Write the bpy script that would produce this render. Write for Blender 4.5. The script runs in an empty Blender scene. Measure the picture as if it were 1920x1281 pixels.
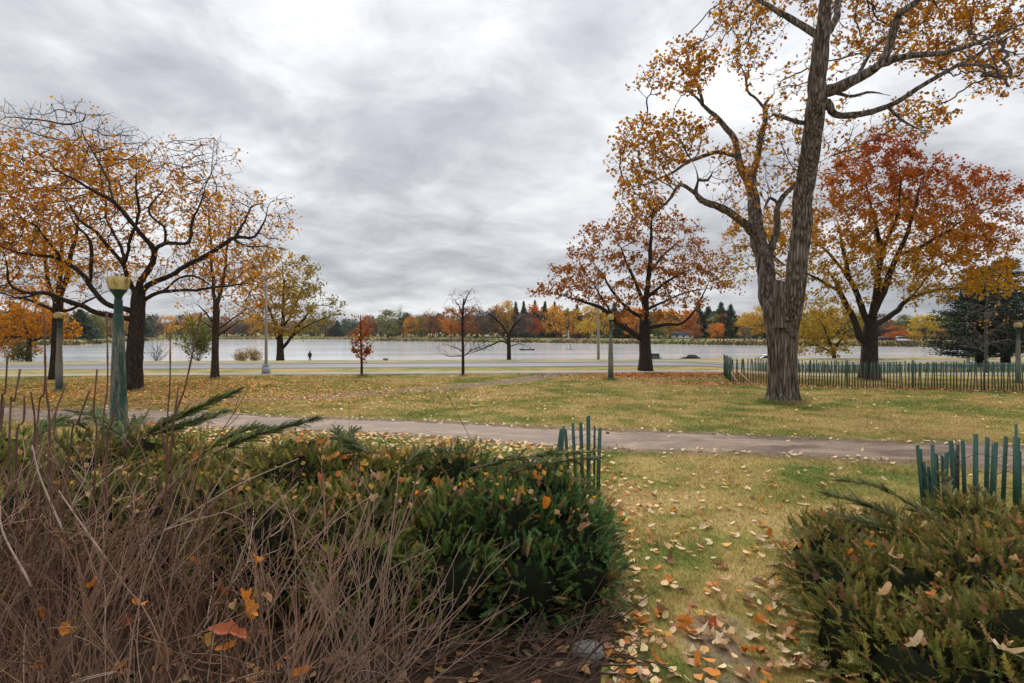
import bpy, math, random
import numpy as np
from mathutils import Vector, Matrix

R = math.radians
F = 1067.0            # focal length in photograph pixels
CX, HY, CAMZ = 960.0, 627.0, 2.5
scene = bpy.context.scene
col = scene.collection

# ------------------------------------------------------------------ camera
cam_data = bpy.data.cameras.new('camera')
cam_data.sensor_width = 36.0
cam_data.lens = 36.0 * F / 1920.0
cam_data.shift_y = -13.5 / 1920.0
cam_data.clip_start = 0.05
cam_data.clip_end = 6000.0
cam = bpy.data.objects.new('camera', cam_data)
cam.location = (0, 0, CAMZ)
cam.rotation_euler = (R(90), 0, 0)
col.objects.link(cam)
scene.camera = cam

# ------------------------------------------------------------------ light
SUN_EL, SUN_AZ = 46.0, -8.0      # degrees; azimuth from +Y towards +X
sd = Vector((math.sin(R(SUN_AZ)) * math.cos(R(SUN_EL)), math.cos(R(SUN_AZ)) * math.cos(R(SUN_EL)), math.sin(R(SUN_EL))))
sun_data = bpy.data.lights.new('sun', 'SUN')
sun_data.energy = 1.5
sun_data.angle = R(25)
sun_data.color = (1.0, 0.95, 0.88)
sun = bpy.data.objects.new('sun', sun_data)
sun.rotation_euler = (-sd).to_track_quat('-Z', 'Y').to_euler()
sun.location = (0, 0, 60)
col.objects.link(sun)

scene.view_settings.view_transform = 'Standard'
scene.view_settings.look = 'None'
scene.view_settings.gamma = 1.0
scene.view_settings.use_curve_mapping = False
scene.view_settings.exposure = 0.5
scene.cycles.max_bounces = 6
scene.cycles.transparent_max_bounces = 8
scene.cycles.use_denoising = True

class NT:
    """tiny node helper"""
    def __init__(self, tree):
        self.t = tree
        tree.nodes.clear()
    def n(self, typ, **kw):
        nd = self.t.nodes.new(typ)
        for k, v in kw.items():
            if k == 'ins':
                for kk, vv in v.items():
                    self.set(nd, kk, vv)
            else:
                setattr(nd, k, v)
        return nd
    def set(self, nd, key, v):
        s = nd.inputs[key]
        if isinstance(v, bpy.types.NodeSocket):
            self.t.links.new(v, s)
        else:
            s.default_value = v
    def math(self, op, a, b=0.0, clamp=False):
        nd = self.n('ShaderNodeMath', operation=op, use_clamp=clamp)
        self.set(nd, 0, a); self.set(nd, 1, b)
        return nd.outputs[0]
    def mix(self, fac, a, b, blend='MIX'):
        nd = self.n('ShaderNodeMix', data_type='RGBA', blend_type=blend)
        self.set(nd, 0, fac)
        self.set(nd, 6, a if isinstance(a, bpy.types.NodeSocket) else tuple(a) + (1,) * (4 - len(a)))
        self.set(nd, 7, b if isinstance(b, bpy.types.NodeSocket) else tuple(b) + (1,) * (4 - len(b)))
        return nd.outputs[2]
    def ramp(self, fac, stops, interp='LINEAR'):
        nd = self.n('ShaderNodeValToRGB')
        cr = nd.color_ramp
        cr.interpolation = interp
        while len(cr.elements) < len(stops):
            cr.elements.new(0.5)
        for e, (p, c) in zip(cr.elements, stops):
            e.position = p
            e.color = tuple(c) + (1,) * (4 - len(c)) if not isinstance(c, (int, float)) else (c, c, c, 1)
        self.set(nd, 0, fac)
        return nd.outputs[0]
    def noise(self, vec, scale, detail=4, rough=0.55, dist=0.0):
        nd = self.n('ShaderNodeTexNoise')
        if vec is not None:
            self.set(nd, 'Vector', vec)
        self.set(nd, 'Scale', scale); self.set(nd, 'Detail', detail)
        self.set(nd, 'Roughness', rough); self.set(nd, 'Distortion', dist)
        return nd.outputs[0]
    def mapping(self, vec, scale=(1, 1, 1), loc=(0, 0, 0), rot=(0, 0, 0)):
        nd = self.n('ShaderNodeMapping')
        self.set(nd, 'Vector', vec); self.set(nd, 'Scale', scale); self.set(nd, 'Location', loc); self.set(nd, 'Rotation', rot)
        return nd.outputs[0]

# ------------------------------------------------------------------ sky
world = bpy.data.worlds.new('World')
scene.world = world
world.use_nodes = True
w = NT(world.node_tree)
sky = w.n('ShaderNodeTexSky', sky_type='NISHITA', sun_disc=False, sun_elevation=R(SUN_EL), sun_rotation=R(SUN_AZ))
bg1 = w.n('ShaderNodeBackground', ins={'Color': sky.outputs[0], 'Strength': 0.08})
tc = w.n('ShaderNodeTexCoord')
sep = w.n('ShaderNodeSeparateXYZ', ins={0: tc.outputs['Generated']})
zz = w.math('ADD', w.math('MAXIMUM', sep.outputs[2], 0.0), 0.22)
u = w.math('DIVIDE', sep.outputs[0], zz)
v = w.math('DIVIDE', sep.outputs[1], zz)
uv = w.n('ShaderNodeCombineXYZ', ins={0: u, 1: v, 2: 0.0}).outputs[0]
uv1 = w.mapping(uv, scale=(1.0, 1.05, 1), loc=(3.1, 1.7, 0), rot=(0, 0, R(-32)))
n1 = w.noise(uv1, 1.05, 8, 0.56, 0.35)
n2 = w.noise(w.mapping(uv, loc=(7.3, 2.2, 0)), 0.42, 3, 0.5, 0.2)
n3 = w.noise(uv1, 3.6, 6, 0.6, 0.4)
mixn = w.math('ADD', w.math('ADD', w.math('MULTIPLY', n1, 0.52), w.math('MULTIPLY', n2, 0.26)), w.math('MULTIPLY', n3, 0.22))
ccol = w.ramp(mixn, [(0.38, (0.30, 0.31, 0.34)), (0.45, (0.40, 0.41, 0.44)), (0.51, (0.53, 0.54, 0.565)), (0.57, (0.68, 0.69, 0.705)), (0.64, (0.82, 0.825, 0.83))])
dotn = w.n('ShaderNodeVectorMath', operation='DOT_PRODUCT')
w.set(dotn, 0, tc.outputs['Generated']); dotn.inputs[1].default_value = tuple(sd)
glow = w.math('MULTIPLY', w.math('POWER', w.math('MAXIMUM', dotn.outputs['Value'], 0.0), 9.0), 0.20)
glowc = w.n('ShaderNodeCombineXYZ', ins={0: glow, 1: glow, 2: glow}).outputs[0]
ccol2 = w.mix(1.0, ccol, w.mix(1.0, (1, 1, 1), glowc, 'ADD'), 'MULTIPLY')
grad = w.math('ADD', w.math('MULTIPLY', w.math('MAXIMUM', sep.outputs[2], 0.0), 0.80), 0.80)   # overcast sky brightens towards the zenith
gradc = w.n('ShaderNodeCombineXYZ', ins={0: grad, 1: grad, 2: grad}).outputs[0]
ccol2 = w.mix(1.0, ccol2, gradc, 'MULTIPLY')
bg2 = w.n('ShaderNodeBackground', ins={'Color': ccol2, 'Strength': 1.0})
ms = w.n('ShaderNodeMixShader', ins={0: 0.97, 1: bg1.outputs[0], 2: bg2.outputs[0]})
wo = w.n('ShaderNodeOutputWorld')
w.t.links.new(ms.outputs[0], wo.inputs[0])

# ------------------------------------------------------------------ materials
def new_mat(name):
    m = bpy.data.materials.new(name)
    m.use_nodes = True
    return m, NT(m.node_tree)

def finish(nt, shader, disp=None):
    o = nt.n('ShaderNodeOutputMaterial')
    nt.t.links.new(shader, o.inputs[0])

def principled(nt, color, rough=0.7, bump=None, bump_s=0.3, bump_d=0.02, **kw):
    p = nt.n('ShaderNodeBsdfPrincipled')
    nt.set(p, 'Base Color', color if isinstance(color, bpy.types.NodeSocket) else tuple(color) + (1,))
    nt.set(p, 'Roughness', rough)
    for k, vv in kw.items():
        nt.set(p, k.replace('_', ' '), vv)
    if bump is not None:
        b = nt.n('ShaderNodeBump')
        nt.set(b, 'Height', bump); nt.set(b, 'Strength', bump_s); nt.set(b, 'Distance', bump_d)
        nt.t.links.new(b.outputs[0], p.inputs['Normal'])
    return p.outputs[0]

def plain(name, color, rough=0.7, var=0.25, scale=6.0, spec=0.4, metal=0.0):
    m, nt = new_mat(name)
    tcn = nt.n('ShaderNodeTexCoord')
    nz = nt.noise(tcn.outputs['Object'], scale, 5, 0.6)
    c = nt.mix(nz, tuple(x * (1 - var) for x in color), tuple(min(1, x * (1 + var)) for x in color))
    finish(nt, principled(nt, c, rough, nz, 0.15, 0.01, Specular_IOR_Level=spec, Metallic=metal))
    return m

def bark_mat(name, dark, light, zscale=0.22, scale=16.0, strength=0.9):
    m, nt = new_mat(name)
    geo = nt.n('ShaderNodeNewGeometry')
    mp = nt.mapping(geo.outputs['Position'], scale=(1, 1, zscale))
    a = nt.noise(mp, scale, 6, 0.65, 0.6)
    b = nt.noise(geo.outputs['Position'], 2.2, 4, 0.6)
    mg = nt.n('ShaderNodeTexVoronoi', feature='DISTANCE_TO_EDGE')
    nt.set(mg, 'Vector', mp); nt.set(mg, 'Scale', scale * 0.8)
    h = nt.math('ADD', nt.math('MULTIPLY', a, 0.7), nt.math('MULTIPLY', mg.outputs[0], 0.8))
    c = nt.ramp(h, [(0.32, dark), (0.5, tuple((d + l) / 2 for d, l in zip(dark, light))), (0.7, light)])
    c = nt.mix(nt.math('MULTIPLY', b, 0.6), c, tuple(x * 0.6 for x in dark))
    finish(nt, principled(nt, c, 0.9, h, strength, 0.06, Specular_IOR_Level=0.2))
    return m

def leaf_mat(name, trans=0.3, attr='Col', rough=0.6):
    m, nt = new_mat(name)
    at = nt.n('ShaderNodeAttribute', attribute_name=attr)
    p = principled(nt, at.outputs[0], rough, Specular_IOR_Level=0.25)
    tr = nt.n('ShaderNodeBsdfTranslucent', ins={'Color': at.outputs[0]})
    mx = nt.n('ShaderNodeMixShader', ins={0: trans, 1: p, 2: tr.outputs[0]})
    finish(nt, mx.outputs[0])
    return m

def objcolor_leaf_mat(name, trans=0.25):
    m, nt = new_mat(name)
    oi = nt.n('ShaderNodeObjectInfo')
    tcn = nt.n('ShaderNodeTexCoord')
    nz = nt.noise(tcn.outputs['Object'], 14.0, 5, 0.6)
    c = nt.mix(nt.ramp(nz, [(0.45, 0.0), (0.8, 0.5)]), oi.outputs['Color'], (0.16, 0.07, 0.02))
    p = principled(nt, c, 0.6, nz, 0.3, 0.01, Specular_IOR_Level=0.3)
    tr = nt.n('ShaderNodeBsdfTranslucent', ins={'Color': c})
    mx = nt.n('ShaderNodeMixShader', ins={0: trans, 1: p, 2: tr.outputs[0]})
    finish(nt, mx.outputs[0])
    return m

M = {}
M['bark_big'] = bark_mat('bark_big', (0.030, 0.021, 0.016), (0.40, 0.325, 0.26), 0.095, 14.0, 1.0)
M['bark_dark'] = bark_mat('bark_dark', (0.022, 0.016, 0.013), (0.085, 0.06, 0.045), 0.25, 14.0)
M['bark_brown'] = bark_mat('bark_brown', (0.035, 0.024, 0.018), (0.13, 0.09, 0.065), 0.25, 14.0)
M['bark_grey'] = bark_mat('bark_grey', (0.06, 0.055, 0.05), (0.22, 0.20, 0.18), 0.3, 12.0)
M['twig'] = plain('twig', (0.055, 0.038, 0.03), 0.9, 0.3, 3.0)
M['twig_grey'] = plain('twig_grey', (0.11, 0.095, 0.085), 0.9, 0.3, 3.0)
M['leaf'] = leaf_mat('leaf', 0.5)
M['leaf_far'] = leaf_mat('leaf_far', 0.3)
M['needle'] = leaf_mat('needle', 0.12, rough=0.55)
M['litter'] = leaf_mat('litter', 0.1, rough=0.65)
M['single_leaf'] = objcolor_leaf_mat('single_leaf')
M['stump_wood'] = plain('stump_wood', (0.16, 0.14, 0.12), 0.85, 0.4, 20.0)
M['steel'] = plain('steel', (0.33, 0.34, 0.35), 0.5, 0.12, 5.0, 0.5, 0.3)
M['wire'] = plain('wire', (0.05, 0.04, 0.035), 0.6, 0.3, 20.0)
M['rope'] = plain('rope', (0.55, 0.47, 0.36), 0.8, 0.15, 30.0)
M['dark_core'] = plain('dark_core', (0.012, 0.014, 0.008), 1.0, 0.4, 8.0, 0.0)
M['stem'] = leaf_mat('stem', 0.0, rough=0.75)
M['cane'] = plain('cane', (0.13, 0.065, 0.045), 0.75, 0.45, 12.0, 0.3)
M['dead_branch'] = plain('dead_branch', (0.10, 0.062, 0.045), 0.85, 0.4, 12.0, 0.2)
M['stone'] = plain('stone', (0.22, 0.20, 0.18), 0.85, 0.35, 9.0)
M['black_paint'] = plain('black_paint', (0.012, 0.013, 0.015), 0.28, 0.1, 3.0, 0.6)
M['white_paint'] = plain('white_paint', (0.75, 0.75, 0.76), 0.3, 0.03, 3.0, 0.5)
M['glass'] = plain('glass', (0.02, 0.025, 0.03), 0.08, 0.1, 2.0, 0.6)
M['rubber'] = plain('rubber', (0.015, 0.015, 0.016), 0.85, 0.2, 8.0)
M['rim'] = plain('rim', (0.45, 0.45, 0.46), 0.35, 0.05, 8.0, 0.5, 0.7)
M['tail_light'] = plain('tail_light', (0.35, 0.01, 0.01), 0.25, 0.05, 8.0)
M['head_light'] = plain('head_light', (0.7, 0.7, 0.68), 0.2, 0.05, 8.0)
M['cloth_dark'] = plain('cloth_dark', (0.018, 0.02, 0.026), 0.9, 0.3, 10.0, 0.2)
M['skin'] = plain('skin', (0.42, 0.25, 0.18), 0.6, 0.1, 10.0)
M['hull_dark'] = plain('hull_dark', (0.03, 0.03, 0.035), 0.5, 0.1, 3.0)
M['wall_white'] = plain('wall_white', (0.6, 0.6, 0.58), 0.8, 0.08, 1.0)
M['roof_grey'] = plain('roof_grey', (0.10, 0.11, 0.12), 0.8, 0.15, 1.0)
M['hut_dark'] = plain('hut_dark', (0.06, 0.06, 0.06), 0.8, 0.15, 1.0)
M['kerb'] = plain('kerb', (0.50, 0.46, 0.42), 0.85, 0.15, 2.0)

def slat_material():
    m, nt = new_mat('slat_paint')
    geo = nt.n('ShaderNodeNewGeometry')
    oi = nt.n('ShaderNodeObjectInfo')
    mp = nt.mapping(geo.outputs['Position'], scale=(1, 1, 0.12))
    nz = nt.noise(mp, 45.0, 5, 0.65)
    g = nt.mix(oi.outputs['Random'], (0.010, 0.050, 0.032), (0.022, 0.088, 0.056))
    c = nt.mix(nt.ramp(nz, [(0.58, 0.0), (0.75, 0.8)]), g, (0.12, 0.115, 0.09))
    finish(nt, principled(nt, c, 0.6, nz, 0.35, 0.004))
    return m
M['slat'] = slat_material()

def green_brown_slat_material():
    m, nt = new_mat('green_brown_slat')
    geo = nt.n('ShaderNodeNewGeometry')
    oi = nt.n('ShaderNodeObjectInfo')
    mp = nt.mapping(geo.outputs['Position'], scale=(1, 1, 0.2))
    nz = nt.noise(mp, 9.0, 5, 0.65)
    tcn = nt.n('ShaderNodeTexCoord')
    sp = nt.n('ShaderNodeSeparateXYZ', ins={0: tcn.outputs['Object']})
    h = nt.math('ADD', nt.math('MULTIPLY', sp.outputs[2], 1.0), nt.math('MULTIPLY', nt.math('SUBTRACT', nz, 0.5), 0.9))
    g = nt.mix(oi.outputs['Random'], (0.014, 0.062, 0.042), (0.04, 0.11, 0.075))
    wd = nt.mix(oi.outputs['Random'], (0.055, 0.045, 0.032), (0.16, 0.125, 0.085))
    c = nt.mix(nt.ramp(h, [(0.38, 0.0), (0.72, 1.0)]), wd, g)  # green at the top, brown towards the foot, edge broken by noise
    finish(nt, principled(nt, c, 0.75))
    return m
M['green_brown_slat'] = green_brown_slat_material()

def lamp_post_material(name, bare):
    m, nt = new_mat(name)
    tcn = nt.n('ShaderNodeTexCoord')
    mp = nt.mapping(tcn.outputs['Object'], scale=(1, 1, 0.18))
    a = nt.noise(mp, 13.0, 8, 0.7, 0.5)
    b = nt.noise(tcn.outputs['Object'], 55.0, 3, 0.6)
    g = nt.mix(b, (0.005, 0.030, 0.020), (0.014, 0.060, 0.040))
    cc = nt.mix(a, (0.09, 0.082, 0.062), (0.22, 0.20, 0.155))
    sp = nt.n('ShaderNodeSeparateXYZ', ins={0: tcn.outputs['Object']})
    side = nt.math('MULTIPLY', nt.math('ADD', sp.outputs[0], 0.02), -0.5)
    low = nt.ramp(nt.math('DIVIDE', sp.outputs[2], 3.6), [(0.05, 0.0), (0.25, 1.0), (0.65, 0.9), (0.76, 0.25)])
    f = nt.math('ADD', nt.math('MULTIPLY', a, 1.1), nt.math('ADD', side, bare))
    f = nt.math('MULTIPLY', nt.ramp(f, [(0.50, 0.0), (0.66, 1.0)]), low)
    c = nt.mix(f, g, cc)
    finish(nt, principled(nt, c, 0.6, nt.math('ADD', f, b), 0.25, 0.004, Specular_IOR_Level=0.4))
    return m
M['lamp_post'] = lamp_post_material('lamp_post_paint', 0.05)
M['lamp_post_bare'] = lamp_post_material('lamp_post_bare', 0.35)

def globe_material():
    m, nt = new_mat('lamp_globe')
    tcn = nt.n('ShaderNodeTexCoord')
    mp = nt.mapping(tcn.outputs['Object'], scale=(1, 1, 0.25))
    a = nt.noise(mp, 14.0, 5, 0.6)
    c = nt.ramp(a, [(0.35, (0.30, 0.18, 0.04)), (0.5, (0.62, 0.50, 0.22)), (0.7, (0.74, 0.66, 0.42))])
    p = principled(nt, c, 0.35)
    tr = nt.n('ShaderNodeBsdfTranslucent', ins={'Color': c})
    mx = nt.n('ShaderNodeMixShader', ins={0: 0.45, 1: p, 2: tr.outputs[0]})
    finish(nt, mx.outputs[0])
    return m
M['globe'] = globe_material()

# lawn colour: shared by the soil sheet and the blades standing on it
def lawn_color(nt):
    geo = nt.n('ShaderNodeNewGeometry')
    pos = geo.outputs['Position']
    big = nt.noise(nt.mapping(pos, scale=(1, 1, 0)), 0.23, 4, 0.6, 0.4)
    mid = nt.noise(nt.mapping(pos, scale=(1, 1, 0), loc=(11, 5, 0)), 0.9, 5, 0.62, 0.3)
    fine = nt.noise(nt.mapping(pos, scale=(1, 1, 0)), 9.0, 4, 0.6)
    g = nt.math('ADD', nt.math('MULTIPLY', big, 0.5), nt.math('MULTIPLY', mid, 0.5))
    c = nt.ramp(g, [(0.38, (0.47, 0.35, 0.15)), (0.47, (0.40, 0.315, 0.11)), (0.53, (0.23, 0.235, 0.06)), (0.61, (0.085, 0.17, 0.028))])
    c = nt.mix(nt.math('MULTIPLY', fine, 0.55), c, (0.20, 0.13, 0.045))
    return c, fine

def ground_material():
    m, nt = new_mat('lawn_ground')
    c, fine = lawn_color(nt)
    at = nt.n('ShaderNodeAttribute', attribute_name='mask')     # R bare earth, G far bank, B litter stain
    sp = nt.n('ShaderNodeSeparateColor', ins={0: at.outputs[0]})
    geo = nt.n('ShaderNodeNewGeometry')
    e = nt.noise(geo.outputs['Position'], 3.2, 6, 0.65)
    earth = nt.mix(e, (0.10, 0.07, 0.05), (0.31, 0.225, 0.165))
    f = nt.ramp(nt.math('ADD', sp.outputs[0], nt.math('MULTIPLY', nt.math('SUBTRACT', e, 0.5), 0.9)), [(0.35, 0.0), (0.65, 1.0)])
    c = nt.mix(f, c, earth)
    fb = nt.noise(geo.outputs['Position'], 0.045, 4, 0.6)
    bank = nt.ramp(fb, [(0.38, (0.24, 0.17, 0.09)), (0.5, (0.30, 0.255, 0.11)), (0.62, (0.24, 0.29, 0.09))])
    c = nt.mix(sp.outputs[1], c, bank)
    c = nt.mix(nt.math('MULTIPLY', sp.outputs[2], e), c, (0.36, 0.16, 0.035))
    finish(nt, principled(nt, c, 0.95, fine, 0.4, 0.03, Specular_IOR_Level=0.1))
    return m
M['ground'] = ground_material()

def blade_material():
    m, nt = new_mat('grass_blade')
    c, fine = lawn_color(nt)
    at = nt.n('ShaderNodeAttribute', attribute_name='Col')
    c2 = nt.mix(1.0, c, at.outputs[0], 'MULTIPLY')
    p = principled(nt, c2, 0.7, Specular_IOR_Level=0.2)
    tr = nt.n('ShaderNodeBsdfTranslucent', ins={'Color': c2})
    mx = nt.n('ShaderNodeMixShader', ins={0: 0.3, 1: p, 2: tr.outputs[0]})
    finish(nt, mx.outputs[0])
    return m
M['blade'] = blade_material()

def path_material(name, c0, c1, scale=1.4, rough=0.75, wet=0.25):
    m, nt = new_mat(name)
    geo = nt.n('ShaderNodeNewGeometry')
    pos = geo.outputs['Position']
    a = nt.noise(nt.mapping(pos, scale=(0.45, 1.0, 1), rot=(0, 0, R(14))), scale, 6, 0.62, 0.5)
    b = nt.noise(pos, 38.0, 4, 0.65)
    c = nt.ramp(a, [(0.40, c0), (0.5, tuple((x + y) / 2 for x, y in zip(c0, c1))), (0.60, c1)])
    st = nt.noise(nt.mapping(pos, scale=(0.3, 1.6, 1), rot=(0, 0, R(14))), 5.0, 5, 0.65, 0.8)
    c = nt.mix(nt.ramp(st, [(0.45, 0.0), (0.7, 0.6)]), c, tuple(x * 0.75 for x in c0))
    c = nt.mix(nt.ramp(b, [(0.4, 0.0), (0.75, 0.75)]), c, tuple(x * 0.55 for x in c0))
    rg = nt.ramp(a, [(0.38, rough - wet), (0.55, rough)])
    finish(nt, principled(nt, c, rg, b, 0.5, 0.015, Specular_IOR_Level=0.35))
    return m
M['dirt'] = path_material('dirt_path', (0.15, 0.098, 0.066), (0.42, 0.305, 0.22))
M['pathway'] = path_material('paved_pathway', (0.30, 0.255, 0.215), (0.42, 0.36, 0.31), 0.3, 0.85, 0.05)
M['asphalt'] = path_material('asphalt', (0.13, 0.132, 0.138), (0.20, 0.20, 0.205), 0.25, 0.6, 0.1)

def dark_ground_material():  # very dark brown grain for the added ground sheets
    m, nt = new_mat('dark_ground_brown')
    geo = nt.n('ShaderNodeNewGeometry')
    a = nt.noise(geo.outputs['Position'], 7.0, 6, 0.7)
    b = nt.noise(geo.outputs['Position'], 60.0, 4, 0.65)
    c = nt.ramp(nt.math('ADD', nt.math('MULTIPLY', a, .5), nt.math('MULTIPLY', b, .5)), [(0.38, (0.018, 0.012, 0.008)), (0.52, (0.05, 0.032, 0.02)), (0.66, (0.11, 0.065, 0.035))])
    finish(nt, principled(nt, c, 0.95, b, 0.9, 0.02, Specular_IOR_Level=0.1))
    return m
M['dark_ground'] = dark_ground_material()

def water_material():
    m, nt = new_mat('lake_water')
    geo = nt.n('ShaderNodeNewGeometry')
    pos = geo.outputs['Position']
    a = nt.noise(nt.mapping(pos, scale=(0.6, 1.6, 1)), 0.9, 4, 0.6)
    b = nt.noise(nt.mapping(pos, scale=(0.25, 1.0, 1)), 0.06, 3, 0.5)
    p = nt.n('ShaderNodeBsdfPrincipled')
    nt.set(p, 'Base Color', (0.60, 0.61, 0.62, 1)); nt.set(p, 'Specular IOR Level', 0.9); nt.set(p, 'IOR', 1.4)
    nt.set(p, 'Roughness', nt.ramp(b, [(0.4, 0.12), (0.6, 0.15)]))
    bp = nt.n('ShaderNodeBump'); nt.set(bp, 'Height', a); nt.set(bp, 'Strength', 0.10); nt.set(bp, 'Distance', 0.05)
    nt.t.links.new(bp.outputs[0], p.inputs['Normal'])
    finish(nt, p.outputs[0])
    return m
M['water'] = water_material()

# ------------------------------------------------------------------ mesh helpers
class MB:
    def __init__(self):
        self.v = []; self.q = []; self.t = []; self.qm = []; self.tm = []; self.c = []; self.n = 0
    def add(self, verts, quads=None, tris=None, mat=0, color=None):
        verts = np.asarray(verts, dtype=np.float64).reshape(-1, 3)
        k = len(verts)
        self.v.append(verts)
        if quads is not None and len(quads):
            q = np.asarray(quads, dtype=np.int64).reshape(-1, 4) + self.n
            self.q.append(q); self.qm.append(np.full(len(q), mat))
        if tris is not None and len(tris):
            t = np.asarray(tris, dtype=np.int64).reshape(-1, 3) + self.n
            self.t.append(t); self.tm.append(np.full(len(t), mat))
        if color is None:
            cc = np.ones((k, 3))
        else:
            cc = np.asarray(color, dtype=np.float64)
            if cc.ndim == 1:
                cc = np.tile(cc, (k, 1))
        self.c.append(cc)
        self.n += k
    def tube(self, pts, rad, sides=6, mat=0, color=None, cap=True, shape=None):
        pts = np.asarray(pts, float); rad = np.asarray(rad, float)
        n = len(pts)
        if n < 2:
            return
        tan = np.gradient(pts, axis=0)
        tan /= np.linalg.norm(tan, axis=1)[:, None] + 1e-9
        ref = np.array([1.0, 0.0, 0.0]) if abs(tan[0][0]) < 0.8 else np.array([0.0, 1.0, 0.0])
        a = np.empty((n, 3)); cur = ref
        for i in range(n):
            cur = cur - tan[i] * np.dot(cur, tan[i])
            cur = cur / (np.linalg.norm(cur) + 1e-9)
            a[i] = cur
        b = np.cross(tan, a)
        th = np.arange(sides) * 2 * math.pi / sides
        rr = np.ones((n, sides)) if shape is None else shape
        V = pts[:, None, :] + (rad[:, None] * rr)[:, :, None] * (np.cos(th)[None, :, None] * a[:, None, :] + np.sin(th)[None, :, None] * b[:, None, :])
        V = V.reshape(-1, 3)
        i = np.arange(n - 1)[:, None] * sides
        j = np.arange(sides)[None, :]
        j2 = (j + 1) % sides
        Q = np.stack([i + j, i + j2, i + sides + j2, i + sides + j], axis=-1).reshape(-1, 4)
        T = None
        if cap and sides > 3:
            V = np.vstack([V, pts[-1], pts[0]])
            jj = np.arange(sides)
            top = np.stack([(n - 1) * sides + jj, (n - 1) * sides + (jj + 1) % sides, np.full(sides, n * sides)], axis=-1)
            bot = np.stack([(jj + 1) % sides, jj, np.full(sides, n * sides + 1)], axis=-1)
            T = np.vstack([top, bot])
        self.add(V, Q, T, mat, color)
    def box(self, lo, hi, mat=0, color=None, rot=0.0, origin=(0, 0, 0)):
        x0, y0, z0 = lo; x1, y1, z1 = hi
        V = np.array([(x0, y0, z0), (x1, y0, z0), (x1, y1, z0), (x0, y1, z0), (x0, y0, z1), (x1, y0, z1), (x1, y1, z1), (x0, y1, z1)], float)
        if rot:
            c, s = math.cos(rot), math.sin(rot)
            V[:, :2] = V[:, :2] @ np.array([[c, s], [-s, c]])
        V = V + np.asarray(origin)
        self.add(V, [(0, 3, 2, 1), (4, 5, 6, 7), (0, 1, 5, 4), (1, 2, 6, 5), (2, 3, 7, 6), (3, 0, 4, 7)], None, mat, color)
    def lathe(self, prof, sides=16, mat=0, color=None, rot=0.0, center=(0, 0)):
        prof = np.asarray(prof, float)
        th = np.arange(sides) * 2 * math.pi / sides + rot
        V = np.stack([center[0] + prof[:, 0:1] * np.cos(th)[None], center[1] + prof[:, 0:1] * np.sin(th)[None], np.repeat(prof[:, 1:2], sides, 1)], axis=-1)
        n = len(prof)
        i = np.arange(n - 1)[:, None] * sides; j = np.arange(sides)[None, :]; j2 = (j + 1) % sides
        Q = np.stack([i + j, i + j2, i + sides + j2, i + sides + j], axis=-1).reshape(-1, 4)
        self.add(V.reshape(-1, 3), Q, None, mat, color)
    def mesh(self, name, mats, smooth=True):
        me = bpy.data.meshes.new(name)
        V = np.vstack(self.v) if self.v else np.zeros((0, 3))
        Q = np.vstack(self.q) if self.q else np.zeros((0, 4), int)
        T = np.vstack(self.t) if self.t else np.zeros((0, 3), int)
        me.vertices.add(len(V)); me.vertices.foreach_set('co', V.astype(np.float32).ravel())
        nl = len(Q) * 4 + len(T) * 3
        me.loops.add(nl)
        me.loops.foreach_set('vertex_index', np.concatenate([Q.ravel(), T.ravel()]).astype(np.int32))
        me.polygons.add(len(Q) + len(T))
        starts = np.concatenate([np.arange(len(Q)) * 4, len(Q) * 4 + np.arange(len(T)) * 3]).astype(np.int32)
        me.polygons.foreach_set('loop_start', starts)
        mi = np.concatenate([np.concatenate(self.qm) if self.qm else np.zeros(0), np.concatenate(self.tm) if self.tm else np.zeros(0)]).astype(np.int32)
        me.polygons.foreach_set('material_index', mi)
        if smooth:
            me.polygons.foreach_set('use_smooth', np.ones(len(mi), dtype=bool))
        for mm in (mats if isinstance(mats, (list, tuple)) else [mats]):
            me.materials.append(mm)
        ca = me.color_attributes.new('Col', 'FLOAT_COLOR', 'POINT')
        C = np.ones((len(V), 4), np.float32)
        if self.c:
            C[:, :3] = np.vstack(self.c)
        ca.data.foreach_set('color', C.ravel())
        me.update(calc_edges=True)
        me.validate()
        return me

def link(name, me, parent=None, loc=(0, 0, 0), **props):
    o = bpy.data.objects.new(name, me)
    o.location = loc
    col.objects.link(o)
    if parent is not None:
        o.parent = parent
    for k, vv in props.items():
        if vv is not None:
            o[k] = vv
    return o

def thing(name, label, cat, loc=(0, 0, 0), rz=0.0, group=None):
    o = bpy.data.objects.new(name, None)
    o.empty_display_size = 0.2
    o.location = loc; o.rotation_euler = (0, 0, rz)
    col.objects.link(o)
    o['label'] = label; o['category'] = cat
    if group:
        o['group'] = group
    return o

def copy_tree(o, parent=None):
    c = o.copy(); col.objects.link(c); c.parent = parent
    for ch in list(o.children):
        copy_tree(ch, c)
    return c

def P(px, py, d):
    return np.array([(px - CX) / F * d, d, CAMZ - (py - HY) / F * d])

def sm(a, b, x):
    t = np.clip((np.asarray(x, float) - a) / (b - a), 0, 1)
    return t * t * (3 - 2 * t)

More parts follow.
